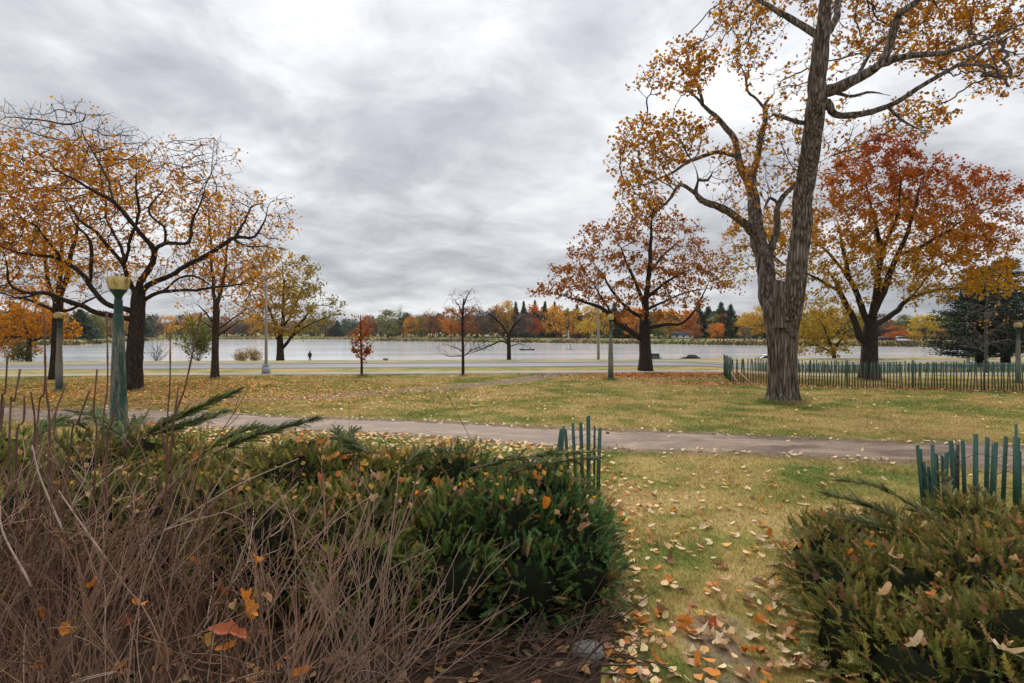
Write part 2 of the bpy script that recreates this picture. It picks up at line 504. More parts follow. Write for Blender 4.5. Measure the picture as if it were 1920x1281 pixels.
# ------------------------------------------------------------------ terrain
SHORE = np.array([(-900, 260), (0, 250), (150, 250), (235, 330), (270, 410), (340, 540), (640, 545), (700, 410), (850, 365), (960, 330),
                  (1130, 292), (1270, 272), (1440, 240), (1600, 228), (1760, 218), (2000, 215), (2800, 230)], float)
def shore_d(px):
    return np.interp(px, SHORE[:, 0], SHORE[:, 1])
def road_s(x, y):
    return y - 0.10 * np.clip(x, -60, 60)
def H(x, y):
    x = np.asarray(x, float); y = np.asarray(y, float)
    z = 0.025 * np.sin(0.5 * x + 1) * np.sin(0.42 * y) + 0.018 * np.sin(0.9 * x + 0.31 * y)
    z = z - 0.36 * sm(13, 22, x) * sm(25.5, 32, y)
    z = z * (1 - sm(33, 36, road_s(x, y)) * sm(-60, -59, -x) * (x < 13))
    s = road_s(x, y)
    z = z * (1 - sm(52, 56, s))
    z = z - 1.65 * sm(56, 68, s) - 1.7 * sm(94, 105, s)
    px = CX + F * x / np.maximum(y, 1.0)
    e = y - shore_d(px)
    z = z + np.where(y > 110, sm(-6, 14, e) * 3.35 + sm(14, 130, e) * 2.4 + sm(200, 900, e) * 6.0, 0)
    return z
def Hs(x, y):
    return float(H(x, y))

PATH_C = np.array([(-40, 23.6), (-22, 19.7), (-14.3, 17.8), (-8.7, 16.6), (-2.3, 15.1), (2.3, 13.7), (8.4, 12.1), (14, 10.9), (30, 8.6)], float)
def path_y(x):
    return np.interp(x, PATH_C[:, 0], PATH_C[:, 1])
TRACK = np.array([(-13.5, 20.6), (-7.4, 22.8), (-3.2, 26.5), (0.0, 30.2), (3.6, 36.6)], float)
def seg_dist(x, y, pts):
    best = np.full(np.shape(x), 1e9)
    for (ax, ay), (bx, by) in zip(pts[:-1], pts[1:]):
        dx, dy = bx - ax, by - ay
        t = np.clip(((x - ax) * dx + (y - ay) * dy) / (dx * dx + dy * dy), 0, 1)
        best = np.minimum(best, np.hypot(x - ax - t * dx, y - ay - t * dy))
    return best

def build_ground():
    ang = np.concatenate([np.linspace(-110, -56, 28)[:-1], np.linspace(-56, 56, 270), np.linspace(56, 110, 28)[1:]])
    rad = np.concatenate([np.arange(0.3, 4, 0.4), np.arange(4, 24, 0.15), np.arange(24, 60, 0.3), np.arange(60, 112, 1.0), np.geomspace(112, 200, 14)[1:], np.arange(204, 700, 6.0), np.geomspace(700, 4500, 16)[1:]])
    A, Rr = np.meshgrid(np.radians(ang), rad)
    X = Rr * np.sin(A); Y = Rr * np.cos(A)
    Z = H(X, Y)
    n, m = X.shape
    V = np.stack([X, Y, Z], -1).reshape(-1, 3)
    i = np.arange(n - 1)[:, None] * m; j = np.arange(m - 1)[None, :]
    Q = np.stack([i + j, i + j + 1, i + m + j + 1, i + m + j], -1).reshape(-1, 4)
    Q = Q[:, ::-1]
    mb = MB()
    mb.add(V, Q)
    me = mb.mesh('ground', M['ground'])
    x, y = V[:, 0], V[:, 1]
    dp = np.abs(y - path_y(x))
    earth = 0.85 * (1 - sm(0.9, 2.3, dp)) * (y < 40)
    earth = np.maximum(earth, 0.85 * (1 - sm(0.3, 1.3, seg_dist(x, y, TRACK))))
    earth = np.maximum(earth, 0.60 * (1 - sm(0.05, 0.6, seg_dist(x, y, np.array([(1.45, 3.4), (1.62, 4.5), (1.72, 4.9)])))))
    earth = np.maximum(earth, 0.55 * (1 - sm(0.6, 1.6, np.hypot(x - 9.9, (y - 20.6)))))
    inside = ((x > -7) & (x < 0.55) & (y > 1.5) & (y < 6.6)) | ((x > 3.0 + 0.28 * (y - 3.5)) & (y < 6.0) & (y > 1.5))
    earth = np.where(inside, 0.9, earth)
    far = sm(58, 64, road_s(x, y))
    lit = 0.6 * (1 - sm(4, 13, np.hypot((x + 15) * 0.75, y - 26))) + 0.7 * (1 - sm(1, 5, np.hypot((x - 9) * 0.8, (y - 36.0) * 1.3)))
    lit = np.clip(lit, 0, 1) * (1 - far)
    ca = me.color_attributes.new('mask', 'FLOAT_COLOR', 'POINT')
    C = np.ones((len(V), 4), np.float32)
    C[:, 0] = earth; C[:, 1] = far; C[:, 2] = lit
    ca.data.foreach_set('color', C.ravel())
    link('ground', me, kind='structure')
build_ground()

def strip(name, center_fn, half0, half1, t0, t1, dt, lift, mat, jag=0.0, seed=0, cols=6):
    rng = np.random.default_rng(seed)
    t = np.arange(t0, t1, dt)
    n = len(t)
    def sn(k):
        s = np.zeros(n)
        for fr, am in ((0.35, 1.0), (0.9, 0.6), (2.3, 0.5), (6.1, 0.45), (14.0, 0.35), (23.0, 0.25)):
            s += am * np.sin(t * fr + rng.uniform(0, 6.28))
        return s * k
    lo = -half0 + sn(jag); hi = half1 + sn(jag)
    c = center_fn(t)
    rows = []
    for k in range(cols + 1):
        off = lo + (hi - lo) * k / cols
        y = c + off
        e_ = abs(2.0 * k / cols - 1) ** 6
        rows.append(np.stack([t, y, H(t, y) + (lift if jag == 0 else lift - 0.035 * e_ + rng.normal(0, 0.004, n))], -1))
    V = np.stack(rows, 1).reshape(-1, 3)
    i = np.arange(n - 1)[:, None] * (cols + 1); j = np.arange(cols)[None, :]
    Q = np.stack([i + j, i + cols + 1 + j, i + cols + 2 + j, i + j + 1], -1).reshape(-1, 4)
    mb = MB(); mb.add(V, Q)
    return link(name, mb.mesh(name, mat), kind='structure')

strip('dirt_path', path_y, 1.2, 1.2, -38, 28, 0.05, 0.016, M['dirt'], 0.13, 1, 14)
def sline(s):
    return lambda t: s + 0.10 * np.clip(t, -60, 60)
strip('pathway', sline(37.7), 1.1, 1.1, -75, 75, 0.5, 0.012, M['pathway'], 0.0, 2)
strip('road', sline(46.2), 3.1, 3.1, -110, 110, 0.5, 0.010, M['asphalt'], 0.0, 3)
strip('far_footpath', sline(53.6), 0.55, 0.55, -110, 110, 0.5, 0.012, M['pathway'], 0.0, 4)

def kerb(name, s, wdt, h):
    t = np.arange(-110, 110, 0.5)
    y = sline(s)(t)
    prof = [(-wdt / 2, -0.05), (-wdt / 2, h), (wdt / 2, h), (wdt / 2, -0.05)]
    rows = [np.stack([t, y + a, H(t, y) + b], -1) for a, b in prof]
    V = np.stack(rows, 1).reshape(-1, 3); n = len(t)
    i = np.arange(n - 1)[:, None] * 4; j = np.arange(3)[None, :]
    Q = np.stack([i + j, i + 4 + j, i + 5 + j, i + j + 1], -1).reshape(-1, 4)
    mb = MB(); mb.add(V, Q)
    link(name, mb.mesh(name, M['kerb'], False), kind='structure')
kerb('kerb_near', 42.95, 0.28, 0.12)
kerb('kerb_far', 49.45, 0.28, 0.12)
kerb('path_edge', 36.5, 0.16, 0.05)

mb = MB()
gx = np.linspace(-900, 900, 30); gy = np.linspace(88, 800, 30)
GX, GY = np.meshgrid(gx, gy)
V = np.stack([GX, GY, np.full_like(GX, -2.4)], -1).reshape(-1, 3)
i = np.arange(29)[:, None] * 30; j = np.arange(29)[None, :]
mb.add(V, np.stack([i + j, i + j + 1, i + 31 + j, i + 30 + j], -1).reshape(-1, 4))
link('lake_water', mb.mesh('lake_water', M['water']), kind='structure')

def dark_ground_sheet(outline, seed):  # sheet added over the soil to darken the ground below hedges and shrubs
    rng = np.random.default_rng(seed)
    pts = []
    for (a, b) in zip(outline, outline[1:] + outline[:1]):
        a = np.array(a, float); b = np.array(b, float)
        n = max(2, int(np.linalg.norm(b - a) / .06))
        for k in range(n):
            pts.append(a + (b - a) * k / n)
    pts = np.array(pts)
    jit = rng.normal(0, .05, (len(pts), 2)); jit = (jit + np.roll(jit, 1, 0) + np.roll(jit, 2, 0) * .5)
    pts = pts + jit
    c = pts.mean(0)
    rings = [c + (pts - c) * f for f in (1.0, .8, .55, .3)]
    n = len(pts)
    V = np.vstack([np.stack([r_[:, 0], r_[:, 1], H(r_[:, 0], r_[:, 1]) + .012 + .02 * (1 - f)], -1) for r_, f in zip(rings, (1.0, .8, .55, .3))] + [np.array([[c[0], c[1], Hs(*c) + .03]])])
    i = np.arange(3)[:, None] * n; j = np.arange(n)[None, :]; j2 = (j + 1) % n
    Q = np.stack([i + j, i + j2, i + n + j2, i + n + j], -1).reshape(-1, 4)
    T = [(3 * n + k, 3 * n + (k + 1) % n, 4 * n) for k in range(n)]
    mb = MB(); mb.add(V, Q, T)
    link('dark_ground_sheet', mb.mesh('dark_ground_sheet', M['dark_ground']), kind='structure')
dark_ground_sheet([(-7, 1.6), (0.35, 1.6), (0.62, 3.6), (0.85, 4.6), (0.9, 5.8), (0.7, 6.9), (-3, 7.2), (-7, 7.3)], 3)
dark_ground_sheet([(2.3, 2.0), (8, 2.0), (8, 6.6), (3.6, 6.5), (2.75, 5.3), (2.3, 4.0)], 4)
# ------------------------------------------------------------------ trees
def parse(s):
    return [tuple(float(a) for a in p.split(',')) for p in s.split()]

def catmull(pts, step):
    pts = np.asarray(pts, float)
    ext = np.vstack([2 * pts[0] - pts[1], pts, 2 * pts[-1] - pts[-2]])
    out = []
    for i in range(1, len(ext) - 2):
        p0, p1, p2, p3 = ext[i - 1], ext[i], ext[i + 1], ext[i + 2]
        L = np.linalg.norm((p2 - p1)[:3])
        k = max(2, int(math.ceil(L / step)))
        t = (np.arange(k) / k)[:, None]
        out.append(0.5 * ((2 * p1) + (-p0 + p2) * t + (2 * p0 - 5 * p1 + 4 * p2 - p3) * t ** 2 + (-p0 + 3 * p1 - 3 * p2 + p3) * t ** 3))
    out.append(pts[-1:])
    return np.vstack(out)

def grow(pos, par, att, ds, dk, iters, rng, jit=0.25, up=0.0, growable=None):
    pos = list(map(np.asarray, pos)); par = list(par)
    N = len(pos)
    ok = np.ones(N, bool) if growable is None else np.asarray(growable)
    A = np.asarray(att)
    Pn = np.asarray(pos)
    idx = np.where(ok)[0]
    D = np.linalg.norm(A[:, None, :] - Pn[idx][None], axis=2)
    bi = idx[D.argmin(1)]; bd = D.min(1)
    alive = bd > dk
    A = A[alive]; bi = bi[alive]; bd = bd[alive]
    cnt = {}
    Pn = [p for p in Pn]
    for it in range(iters):
        if len(A) == 0:
            break
        arr = np.asarray(Pn)
        dirs = A - arr[bi]
        dirs /= np.linalg.norm(dirs, axis=1)[:, None] + 1e-9
        un, inv = np.unique(bi, return_inverse=True)
        acc = np.zeros((len(un), 3))
        np.add.at(acc, inv, dirs)
        acc /= np.linalg.norm(acc, axis=1)[:, None] + 1e-9
        acc += rng.normal(0, jit, acc.shape); acc[:, 2] += up
        acc /= np.linalg.norm(acc, axis=1)[:, None] + 1e-9
        newp = []; newi = []
        dead = set()
        for k, u_ in enumerate(un):
            c = cnt.get(u_, 0)
            if c >= 3:
                dead.add(u_); continue
            cnt[u_] = c + 1
            q = arr[u_] + acc[k] * ds
            newp.append(q); newi.append(len(Pn)); Pn.append(q); par.append(int(u_))
        if newp:
            NP = np.asarray(newp)
            D = np.linalg.norm(A[:, None, :] - NP[None], axis=2)
            m = D.argmin(1); dm = D[np.arange(len(A)), m]
            better = dm < bd
            bi = np.where(better, np.asarray(newi)[m], bi); bd = np.where(better, dm, bd)
        keep = bd > dk
        if dead:
            keep &= ~np.isin(bi, list(dead))
        A = A[keep]; bi = bi[keep]; bd = bd[keep]
        if len(Pn) > 22000:
            break
    return np.asarray(Pn), np.asarray(par)

LEAF_Q = np.array([(0, 0, 0), (-0.42, 0.5, 0.10), (0, 1.0, -0.05), (0.42, 0.5, 0.10)])
def add_leaves(mb, centers, size, colors, rng, mat=1, droop=0.3):
    n = len(centers)
    if n == 0:
        return
    d = rng.normal(0, 1, (n, 3)); d[:, 2] -= droop
    d /= np.linalg.norm(d, axis=1)[:, None]
    s = rng.normal(0, 1, (n, 3))
    s -= d * (s * d).sum(1)[:, None]; s /= np.linalg.norm(s, axis=1)[:, None] + 1e-9
    nn = np.cross(d, s)
    sz = size * rng.uniform(0.65, 1.35, n)
    V = centers[:, None, :] + sz[:, None, None] * (LEAF_Q[None, :, 0:1] * s[:, None, :] + LEAF_Q[None, :, 1:2] * d[:, None, :] + LEAF_Q[None, :, 2:3] * nn[:, None, :])
    base = np.arange(n)[:, None] * 4
    T = np.concatenate([base + np.array([[0, 1, 2]]), base + np.array([[0, 2, 3]])], 0)
    C = np.repeat(colors, 4, axis=0)
    mb.add(V.reshape(-1, 3), None, T, mat, C)

def pal(stops, rng, n, noise=0.12, key=None):
    """colours from a list, key in 0..1 picks along the list"""
    st = np.asarray(stops, float)
    k = np.clip(rng.uniform(0, 1, n) if key is None else key, 0, 1) * (len(st) - 1)
    i = np.clip(k.astype(int), 0, len(st) - 2); f = (k - i)[:, None]
    c = st[i] * (1 - f) + st[i + 1] * f
    return np.clip(c * (1 + rng.normal(0, noise, (n, 1))) * (1 + rng.normal(0, noise * 0.5, (n, 3))), 0.004, 0.9)

OR = (0.56, 0.20, 0.008); YE = (0.64, 0.33, 0.012); RU = (0.33, 0.085, 0.010); RD = (0.38, 0.06, 0.014); OL = (0.20, 0.19, 0.03); GR = (0.09, 0.14, 0.025); BR = (0.20, 0.09, 0.035)

def make_tree(name, label, d0, limbs, ells, ds=0.35, dk=None, leaf=(6, 0.10), stops=(YE, OR), keyfn=None, seed=1, bark='bark_dark', twig='twig',
              iters=70, rtip=0.007, spread=0.16, spread_d=0.55, group=None, cat='tree', twigs=0.6, flare=1.32, trunk_sides=12, limb_sides=8, ground=None, jit=0.25, up=0.0, expo=2.3, z0=None, trunk_builder=None, leafscale=None, amul=1.5):
    rng = np.random.default_rng(seed)
    rtip = rtip * 1.35
    sc_ = d0 / F
    gz = Hs((limbs[0][0][0] - CX) / F * d0, d0) if ground is None else ground
    base = np.array([(limbs[0][0][0] - CX) / F * d0, d0, gz])
    root = thing(name, label, cat, tuple(base), group=group)
    pos = []; par = []; rad = []; owner = []; grow_ok = []
    limb_pts = []
    for li, L in enumerate(limbs):
        L = np.asarray(L, float)
        if li == 0:
            dd = np.zeros(len(L)); start = -1
        else:
            arr = np.asarray(pos)
            ppx = CX + F * arr[:, 0] / arr[:, 1]; ppy = HY + F * (CAMZ - arr[:, 2]) / arr[:, 1]
            # nearest existing skeleton node in the picture plane of the tree
            start = int(np.argmin((ppx - L[0, 0]) ** 2 + (ppy - L[0, 1]) ** 2))
            run = np.concatenate([[0], np.cumsum(np.hypot(np.diff(L[:, 0]), np.diff(L[:, 1])))]) * sc_
            slope = rng.uniform(-1, 1) * spread_d
            dd = (arr[start, 1] - d0) + slope * run + 0.15 * np.sin(run * 0.9 + rng.uniform(0, 6)) * (run > 0)
        pts = []
        for (px, py, w_), off in zip(L, dd):
            d = d0 + off
            p = P(px, py, d)
            pts.append(np.append(p, w_ * 0.5 * sc_))
        pts = np.asarray(pts)
        if li == 0:
            pts[0, 2] = gz - 0.12
        else:
            pts[0, :3] = pos[start]
        c = catmull(pts, ds)
        if li > 0 and len(c) > 4:
            wig = rng.normal(0, 1, (len(c), 3)); wig = (wig + np.roll(wig, 1, 0) + np.roll(wig, -1, 0)) / 3
            c[1:, :3] += wig[1:] * 0.05 * ds / 0.35
        if li == 0 and flare > 1:
            hgt = c[:, 2] - gz
            c[:, 3] *= 1 + (flare - 1) * np.exp(-np.maximum(hgt, 0) / (0.35 + pts[0, 3]))
        if li > 0:
            tt = np.linspace(0, 1, len(c))
            c[:, 3] *= 1 - 0.75 * sm(0.65, 1.0, tt) * (L[-1, 2] * 0.5 * sc_ > rtip * 1.5)
        limb_pts.append(c)
        prev = start
        for k in range(0 if li == 0 else 1, len(c)):
            pos.append(c[k, :3]); par.append(prev); rad.append(c[k, 3]); owner.append(li)
            grow_ok.append(li > 0 or k > 0.7 * len(c))
            prev = len(pos) - 1
    nsk = len(pos)
    # crown volume
    att = []; dens = []
    for (cx, cy, rx, ry, n, ld) in ells:
        n = int(n * amul)
        g = rng.normal(0, 1, (n, 3)); g /= np.linalg.norm(g, axis=1)[:, None]
        g *= rng.uniform(0.05, 1, (n, 1)) ** (1 / 2.6)
        ddp = g[:, 1] * max(rx, ry) * 0.85 * sc_
        px = cx + g[:, 0] * rx; py = cy + g[:, 2] * ry
        d = d0 + ddp
        att.append(np.stack([(px - CX) / F * d0, d, CAMZ - (py - HY) / F * d0], -1))
    att = np.vstack(att)
    ctr = np.array([((cx - CX) / F * d0, d0, CAMZ - (cy - HY) / F * d0) for cx, cy, *_ in ells])
    er = np.array([(rx * sc_, max(rx, ry) * 0.85 * sc_, ry * sc_) for _, _, rx, ry, *_ in ells])
    eld = np.array([e[5] for e in ells])
    dk = dk or ds * 1.3
    Pn, par = grow(pos, par, att, ds, dk, iters, rng, jit, up, grow_ok)
    n = len(Pn)
    # radii by pipe model
    r = np.zeros(n); child = [[] for _ in range(n)]
    for k in range(n):
        if par[k] >= 0:
            child[par[k]].append(k)
    acc = np.zeros(n)
    for k in range(n - 1, nsk - 1, -1):
        acc[k] = acc[k] if acc[k] > 0 else rtip ** expo
        r[k] = acc[k] ** (1 / expo)
        if par[k] >= nsk:
            acc[par[k]] += acc[k]
    for k in range(nsk):
        r[k] = rad[k]
    for k in range(nsk, n):
        if par[k] < nsk:
            r[k] = min(r[k], rad[par[k]] * 0.8)
    # trunk and limbs
    if trunk_builder is not None:
        trunk_builder(root, base, limb_pts[0])
    else:
        mb = MB(); c = limb_pts[0]
        sides = trunk_sides
        th = np.arange(sides) * 2 * math.pi / sides
        shp = 1 + 0.07 * np.sin(3 * th + 1)[None] + 0.05 * np.sin(5 * th)[None] * np.ones((len(c), 1)) + rng.normal(0, 0.02, (len(c), sides))
        mb.tube(c[:, :3] - base, c[:, 3], sides, shape=shp)
        link('trunk', mb.mesh('trunk', M[bark]), root)
    for li, c in enumerate(limb_pts[1:], 1):
        mb = MB()
        rr = np.maximum(c[:, 3], rtip)
        if trunk_builder is not None and li in (1, 2):
            c = catmull(c, 0.09)
            rr = np.maximum(c[:, 3], rtip)
            sd_ = 48
            th = np.arange(sd_) * 2 * math.pi / sd_
            z = c[:, 2:3]
            shp = np.ones((len(c), sd_))
            for q, (fr, am) in enumerate(((5, .028), (8, .034), (12, .034), (17, .026))):
                shp = shp + am * np.sin(fr * th[None] + q * 1.7 + 0.9 * np.sin(z * (0.8 + 0.23 * q) + q))
            shp += rng.normal(0, 0.008, shp.shape)
            mb.tube(c[:, :3] - base, rr, sd_, shape=shp)
        else:
            shp = 1 + rng.normal(0, 0.06, (len(c), limb_sides))
            mb.tube(c[:, :3] - base, rr, limb_sides, shape=shp)
        link('limb', mb.mesh('limb', M[bark]), root)
    # crown: finer branches and leaves
    mb = MB()
    main = {}
    for k in range(n):
        ch = [c for c in child[k] if c >= nsk]
        if ch:
            main[k] = max(ch, key=lambda q: r[q]) if k >= nsk else -1
    for k in range(nsk, n):
        p = par[k]
        if p >= nsk and main.get(p) == k:
            continue
        chain = [p, k]
        while main.get(chain[-1], -1) >= 0:
            chain.append(main[chain[-1]])
        pts = Pn[chain] - base
        rr = np.array([r[k]] + [r[q] for q in chain[1:]])
        rr[-1] *= 0.6
        rm = rr.max()
        mb.tube(pts, rr, 6 if rm > 0.04 else (4 if rm > 0.018 else 3), 0, None, cap=False)
    thin = np.arange(nsk, n)
    thin = thin[r[thin] < rtip * 3.2]
    q = Pn[thin]
    e = np.sqrt(((q[:, None, :] - ctr[None]) ** 2 / er[None] ** 2).sum(2))
    ld = eld[e.argmin(1)]
    # loose twigs
    tw = rng.uniform(0, 1, len(thin)) < twigs
    tips = []
    for k in thin[tw]:
        dv = Pn[k] - Pn[par[k]]
        dv = dv / (np.linalg.norm(dv) + 1e-9) + rng.normal(0, 0.55, 3); dv[2] += 0.15
        L = rng.uniform(0.5, 1.3) * ds
        dv = dv / np.linalg.norm(dv) * L
        a = Pn[k] - base
        mid = a + dv * 0.5 + rng.normal(0, 0.03, 3) * ds
        mb.tube(np.array([a, mid, a + dv]), np.array([rtip, rtip * 0.8, rtip * 0.45]), 3, 0, None, cap=False)
        tips.append(Pn[k] + dv)
    if len(tips):
        tips = np.asarray(tips)
        te = np.sqrt(((tips[:, None, :] - ctr[None]) ** 2 / er[None] ** 2).sum(2))
        q = np.vstack([q, tips]); ld = np.concatenate([ld, eld[te.argmin(1)]])
    clump = rng.gamma(0.55, 1 / 0.55, len(q))
    kcount = rng.poisson(leaf[0] * ld * clump * 1.15)
    cen = np.repeat(q, kcount, axis=0)
    cen = cen + rng.normal(0, spread * 0.72, cen.shape)
    if keyfn is not None:
        px = CX + F * cen[:, 0] / cen[:, 1]; py = HY + F * (CAMZ - cen[:, 2]) / cen[:, 1]
        key = keyfn(px, py) + rng.normal(0, 0.16, len(cen))
    else:
        key = None
    cols = pal(stops, rng, len(cen), 0.16, key)
    add_leaves(mb, cen - base, leaf[1] * 1.35, cols, rng)
    link('crown', mb.mesh('crown', [M[twig], M['leaf']], False), root, kind='stuff')
    return root

# ---- the big two-stemmed tree
def big_trunk(root, base, c):
    rng = np.random.default_rng(5)
    sides, rows = 84, 110
    sc_ = 20.8 / F
    ys = np.array([757, 748, 735, 715, 690, 660, 630, 600, 585, 575, 565, 555])
    le = np.array([1429, 1437, 1441, 1442, 1442, 1442, 1440, 1436, 1434, 1435, 1440, 1448])
    ri = np.array([1506, 1498, 1495, 1493, 1491, 1491, 1492, 1496, 1498, 1497, 1492, 1484])
    yy = np.linspace(757, 556, rows)
    cx_ = np.interp(yy, ys[::-1], ((le + ri) / 2)[::-1]); hw = np.interp(yy, ys[::-1], ((ri - le) / 2)[::-1])
    th = np.arange(sides) * 2 * math.pi / sides
    V = []
    ph = rng.uniform(0, 6.28, 12)
    for k in range(rows):
        z = CAMZ - (yy[k] - HY) * sc_
        if k == 0:
            z = base[2] - 0.1
        X = (cx_[k] - CX) * sc_ - base[0]
        rx = hw[k] * sc_; ry = min(rx, 0.62 + 0.1 * math.exp(-z / 0.3))
        ridge = np.zeros(sides)
        for q, (fr, am) in enumerate(((5, .024), (9, .026), (14, .030), (21, .028), (29, .022))):
            ridge += am * np.sin(fr * th + ph[q] + 0.9 * math.sin(z * (0.8 + 0.23 * q) + ph[q + 5]))
        lob = 0.05 * np.sin(4 * th + 0.6) * math.exp(-max(z, 0) / 0.5)
        rr = 1 + ridge + lob + rng.normal(0, 0.006, sides)
        fork = 0.10 * sm(2.9, 4.4, z) * np.cos(2 * th)
        V.append(np.stack([X + rx * rr * (1 + fork * 0.3) * np.cos(th), ry * rr * (1 - 0.8 * np.maximum(fork, 0) * 0) * np.sin(th), np.full(sides, z - base[2])], -1))
    # close the top with a shallow dome
    for f, dz in ((0.8, 0.10), (0.5, 0.16), (0.1, 0.18)):
        t = V[rows - 1].copy(); cc = t.mean(0)
        t = cc + (t - cc) * f; t[:, 2] = V[rows - 1][:, 2] + dz
        V.append(t)
    V = np.asarray(V); n = len(V)
    i = np.arange(n - 1)[:, None] * sides; j = np.arange(sides)[None, :]; j2 = (j + 1) % sides
    mb = MB()
    mb.add(V.reshape(-1, 3), np.stack([i + j, i + j2, i + sides + j2, i + sides + j], -1).reshape(-1, 4))
    t = link('trunk', mb.mesh('trunk', M['bark_big']), root)
    # sawn-off stem between the two living ones
    mb = MB()
    p = P(1470, 531, 20.8 - 0.42) - base
    th2 = np.arange(24) * 2 * math.pi / 24
    prof = [(0.34, -1.6), (0.33, -0.8), (0.315, -0.2), (0.31, 0.02)]
    V = []
    for rr, z in prof:
        w_ = 1 + 0.05 * np.sin(7 * th2) + 0.03 * np.sin(11 * th2 + 1)
        V.append(np.stack([p[0] + rr * w_ * np.cos(th2), p[1] + 0.08 + rr * 0.9 * w_ * np.sin(th2), np.full(24, p[2] + z) - 0.10 * np.cos(th2) * (z > -0.1)], -1))
    V = np.asarray(V)
    i = np.arange(3)[:, None] * 24; j = np.arange(24)[None, :]; j2 = (j + 1) % 24
    mb.add(V.reshape(-1, 3), np.stack([i + j, i + j2, i + 24 + j2, i + 24 + j], -1).reshape(-1, 4))
    st = link('sawn_stem', mb.mesh('sawn_stem', M['bark_big']), root, label='sawn-off stem between the two living stems')
    mb = MB()
    top = V[-1] + np.array([0, 0, 0.003]); cc = top.mean(0)
    mb.add(np.vstack([top, cc]), None, [(k, (k + 1) % 24, 24) for k in range(24)])
    link('cut_face', mb.mesh('cut_face', M['stump_wood']), st)

T9 = [parse(s) for s in (
    "1467,755,58 1467,680,52 1466,600,56 1464,545,60",
    "1458,650,34 1453,600,36 1443,560,37 1437,525,32 1432,481,31 1421,446,29 1415,402,25 1408,350,19 1384,302,14 1375,258,12 1345,223,11 1318,197,10 1288,168,7 1262,153,5 1227,149,3",
    "1474,650,34 1479,600,36 1485,560,38 1492,525,34 1499,459,33 1506,393,31 1512,328,30 1522,262,29 1531,210,29 1532,153,26 1540,87,24 1544,44,21 1548,0,18 1553,-100,15 1560,-220,9 1566,-330,4",
    "1316,194,7 1314,170,6 1297,135,5 1288,100,4 1279,77,2",
    "1410,355,14 1417,306,12 1426,262,11 1434,219,10 1434,197,8 1450,175,6 1450,162,4",
    "1434,200,6 1419,184,5 1402,170,5 1397,140,4 1382,112,2",
    "1506,234,8 1476,221,6 1450,216,5 1440,225,4",
    "1382,295,9 1345,286,8 1297,302,7 1270,302,6 1240,288,4 1196,267,2",
    "1297,302,6 1253,328,5 1205,347,3 1165,352,2",
    "1421,448,20 1406,430,17 1380,406,15 1349,387,14 1323,380,12 1305,363,10 1308,337,8 1303,310,5",
    "1303,363,8 1288,350,7 1270,350,7 1253,376,5 1227,398,4 1200,420,2",
    "1308,334,6 1327,337,5 1338,317,3",
    "1440,492,15 1456,437,13 1458,393,11 1467,372,10 1489,345,8 1512,322,6 1545,300,4",
    "1458,380,6 1445,372,6 1432,398,4",
    "1541,75,13 1555,60,12 1568,35,11 1572,0,9 1590,-70,6 1620,-160,3",
    "1533,175,20 1555,168,19 1603,149,16 1651,122,12 1690,107,10 1747,103,8 1817,85,6 1920,44,4 2010,10,2",
    "1651,122,12 1668,87,12 1681,35,10 1721,2,8 1760,-60,5 1790,-130,3",
    "1531,200,15 1552,192,14 1568,214,11 1607,216,10 1664,199,8 1721,166,7 1782,129,6 1865,79,4 1960,20,2",
    "1795,123,4 1843,125,4 1869,131,3 1895,166,2",
    "1560,173,6 1590,181,5 1625,173,4 1668,179,2",
    "1539,70,12 1493,42,10 1458,22,8 1423,0,6 1380,-30,3",
    "1664,199,5 1690,225,4 1740,250,2",
    "1600,150,6 1640,90,5 1690,50,3")]
E9 = [(1285, 125, 62, 48, 150, 1.1), (1225, 150, 40, 30, 60, 0.9), (1240, 262, 95, 45, 220, 1.15), (1195, 300, 55, 50, 110, 0.9), (1195, 360, 50, 40, 60, 0.8),
      (1395, 110, 40, 35, 60, 0.8), (1400, 25, 70, 45, 140, 0.7), (1440, 300, 70, 70, 120, 0.35), (1640, 70, 80, 50, 150, 0.9), (1770, 60, 110, 70, 260, 1.0),
      (1880, 100, 70, 80, 200, 1.0), (1720, 215, 60, 45, 120, 0.9), (1600, -80, 150, 110, 300, 0.8), (1470, -90, 130, 90, 150, 0.8), (1850, -40, 150, 90, 200, 0.9),
      (1390, 330, 60, 90, 90, 0.4), (1560, 250, 90, 60, 60, 0.25), (1490, 200, 70, 90, 70, 0.35)]
make_tree('tree', 'large two-stemmed tree with furrowed grey bark and a sawn-off stem at its fork', 20.8, T9, E9, ds=0.22, leaf=(1.9, 0.098),
          stops=(YE, (0.55, 0.24, 0.015), (0.42, 0.16, 0.014), (0.24, 0.09, 0.02)), seed=9, bark='bark_big', rtip=0.006, spread=0.13, spread_d=0.45, trunk_builder=big_trunk, limb_sides=14, twigs=0.9, dk=0.24, iters=70, amul=2.0)

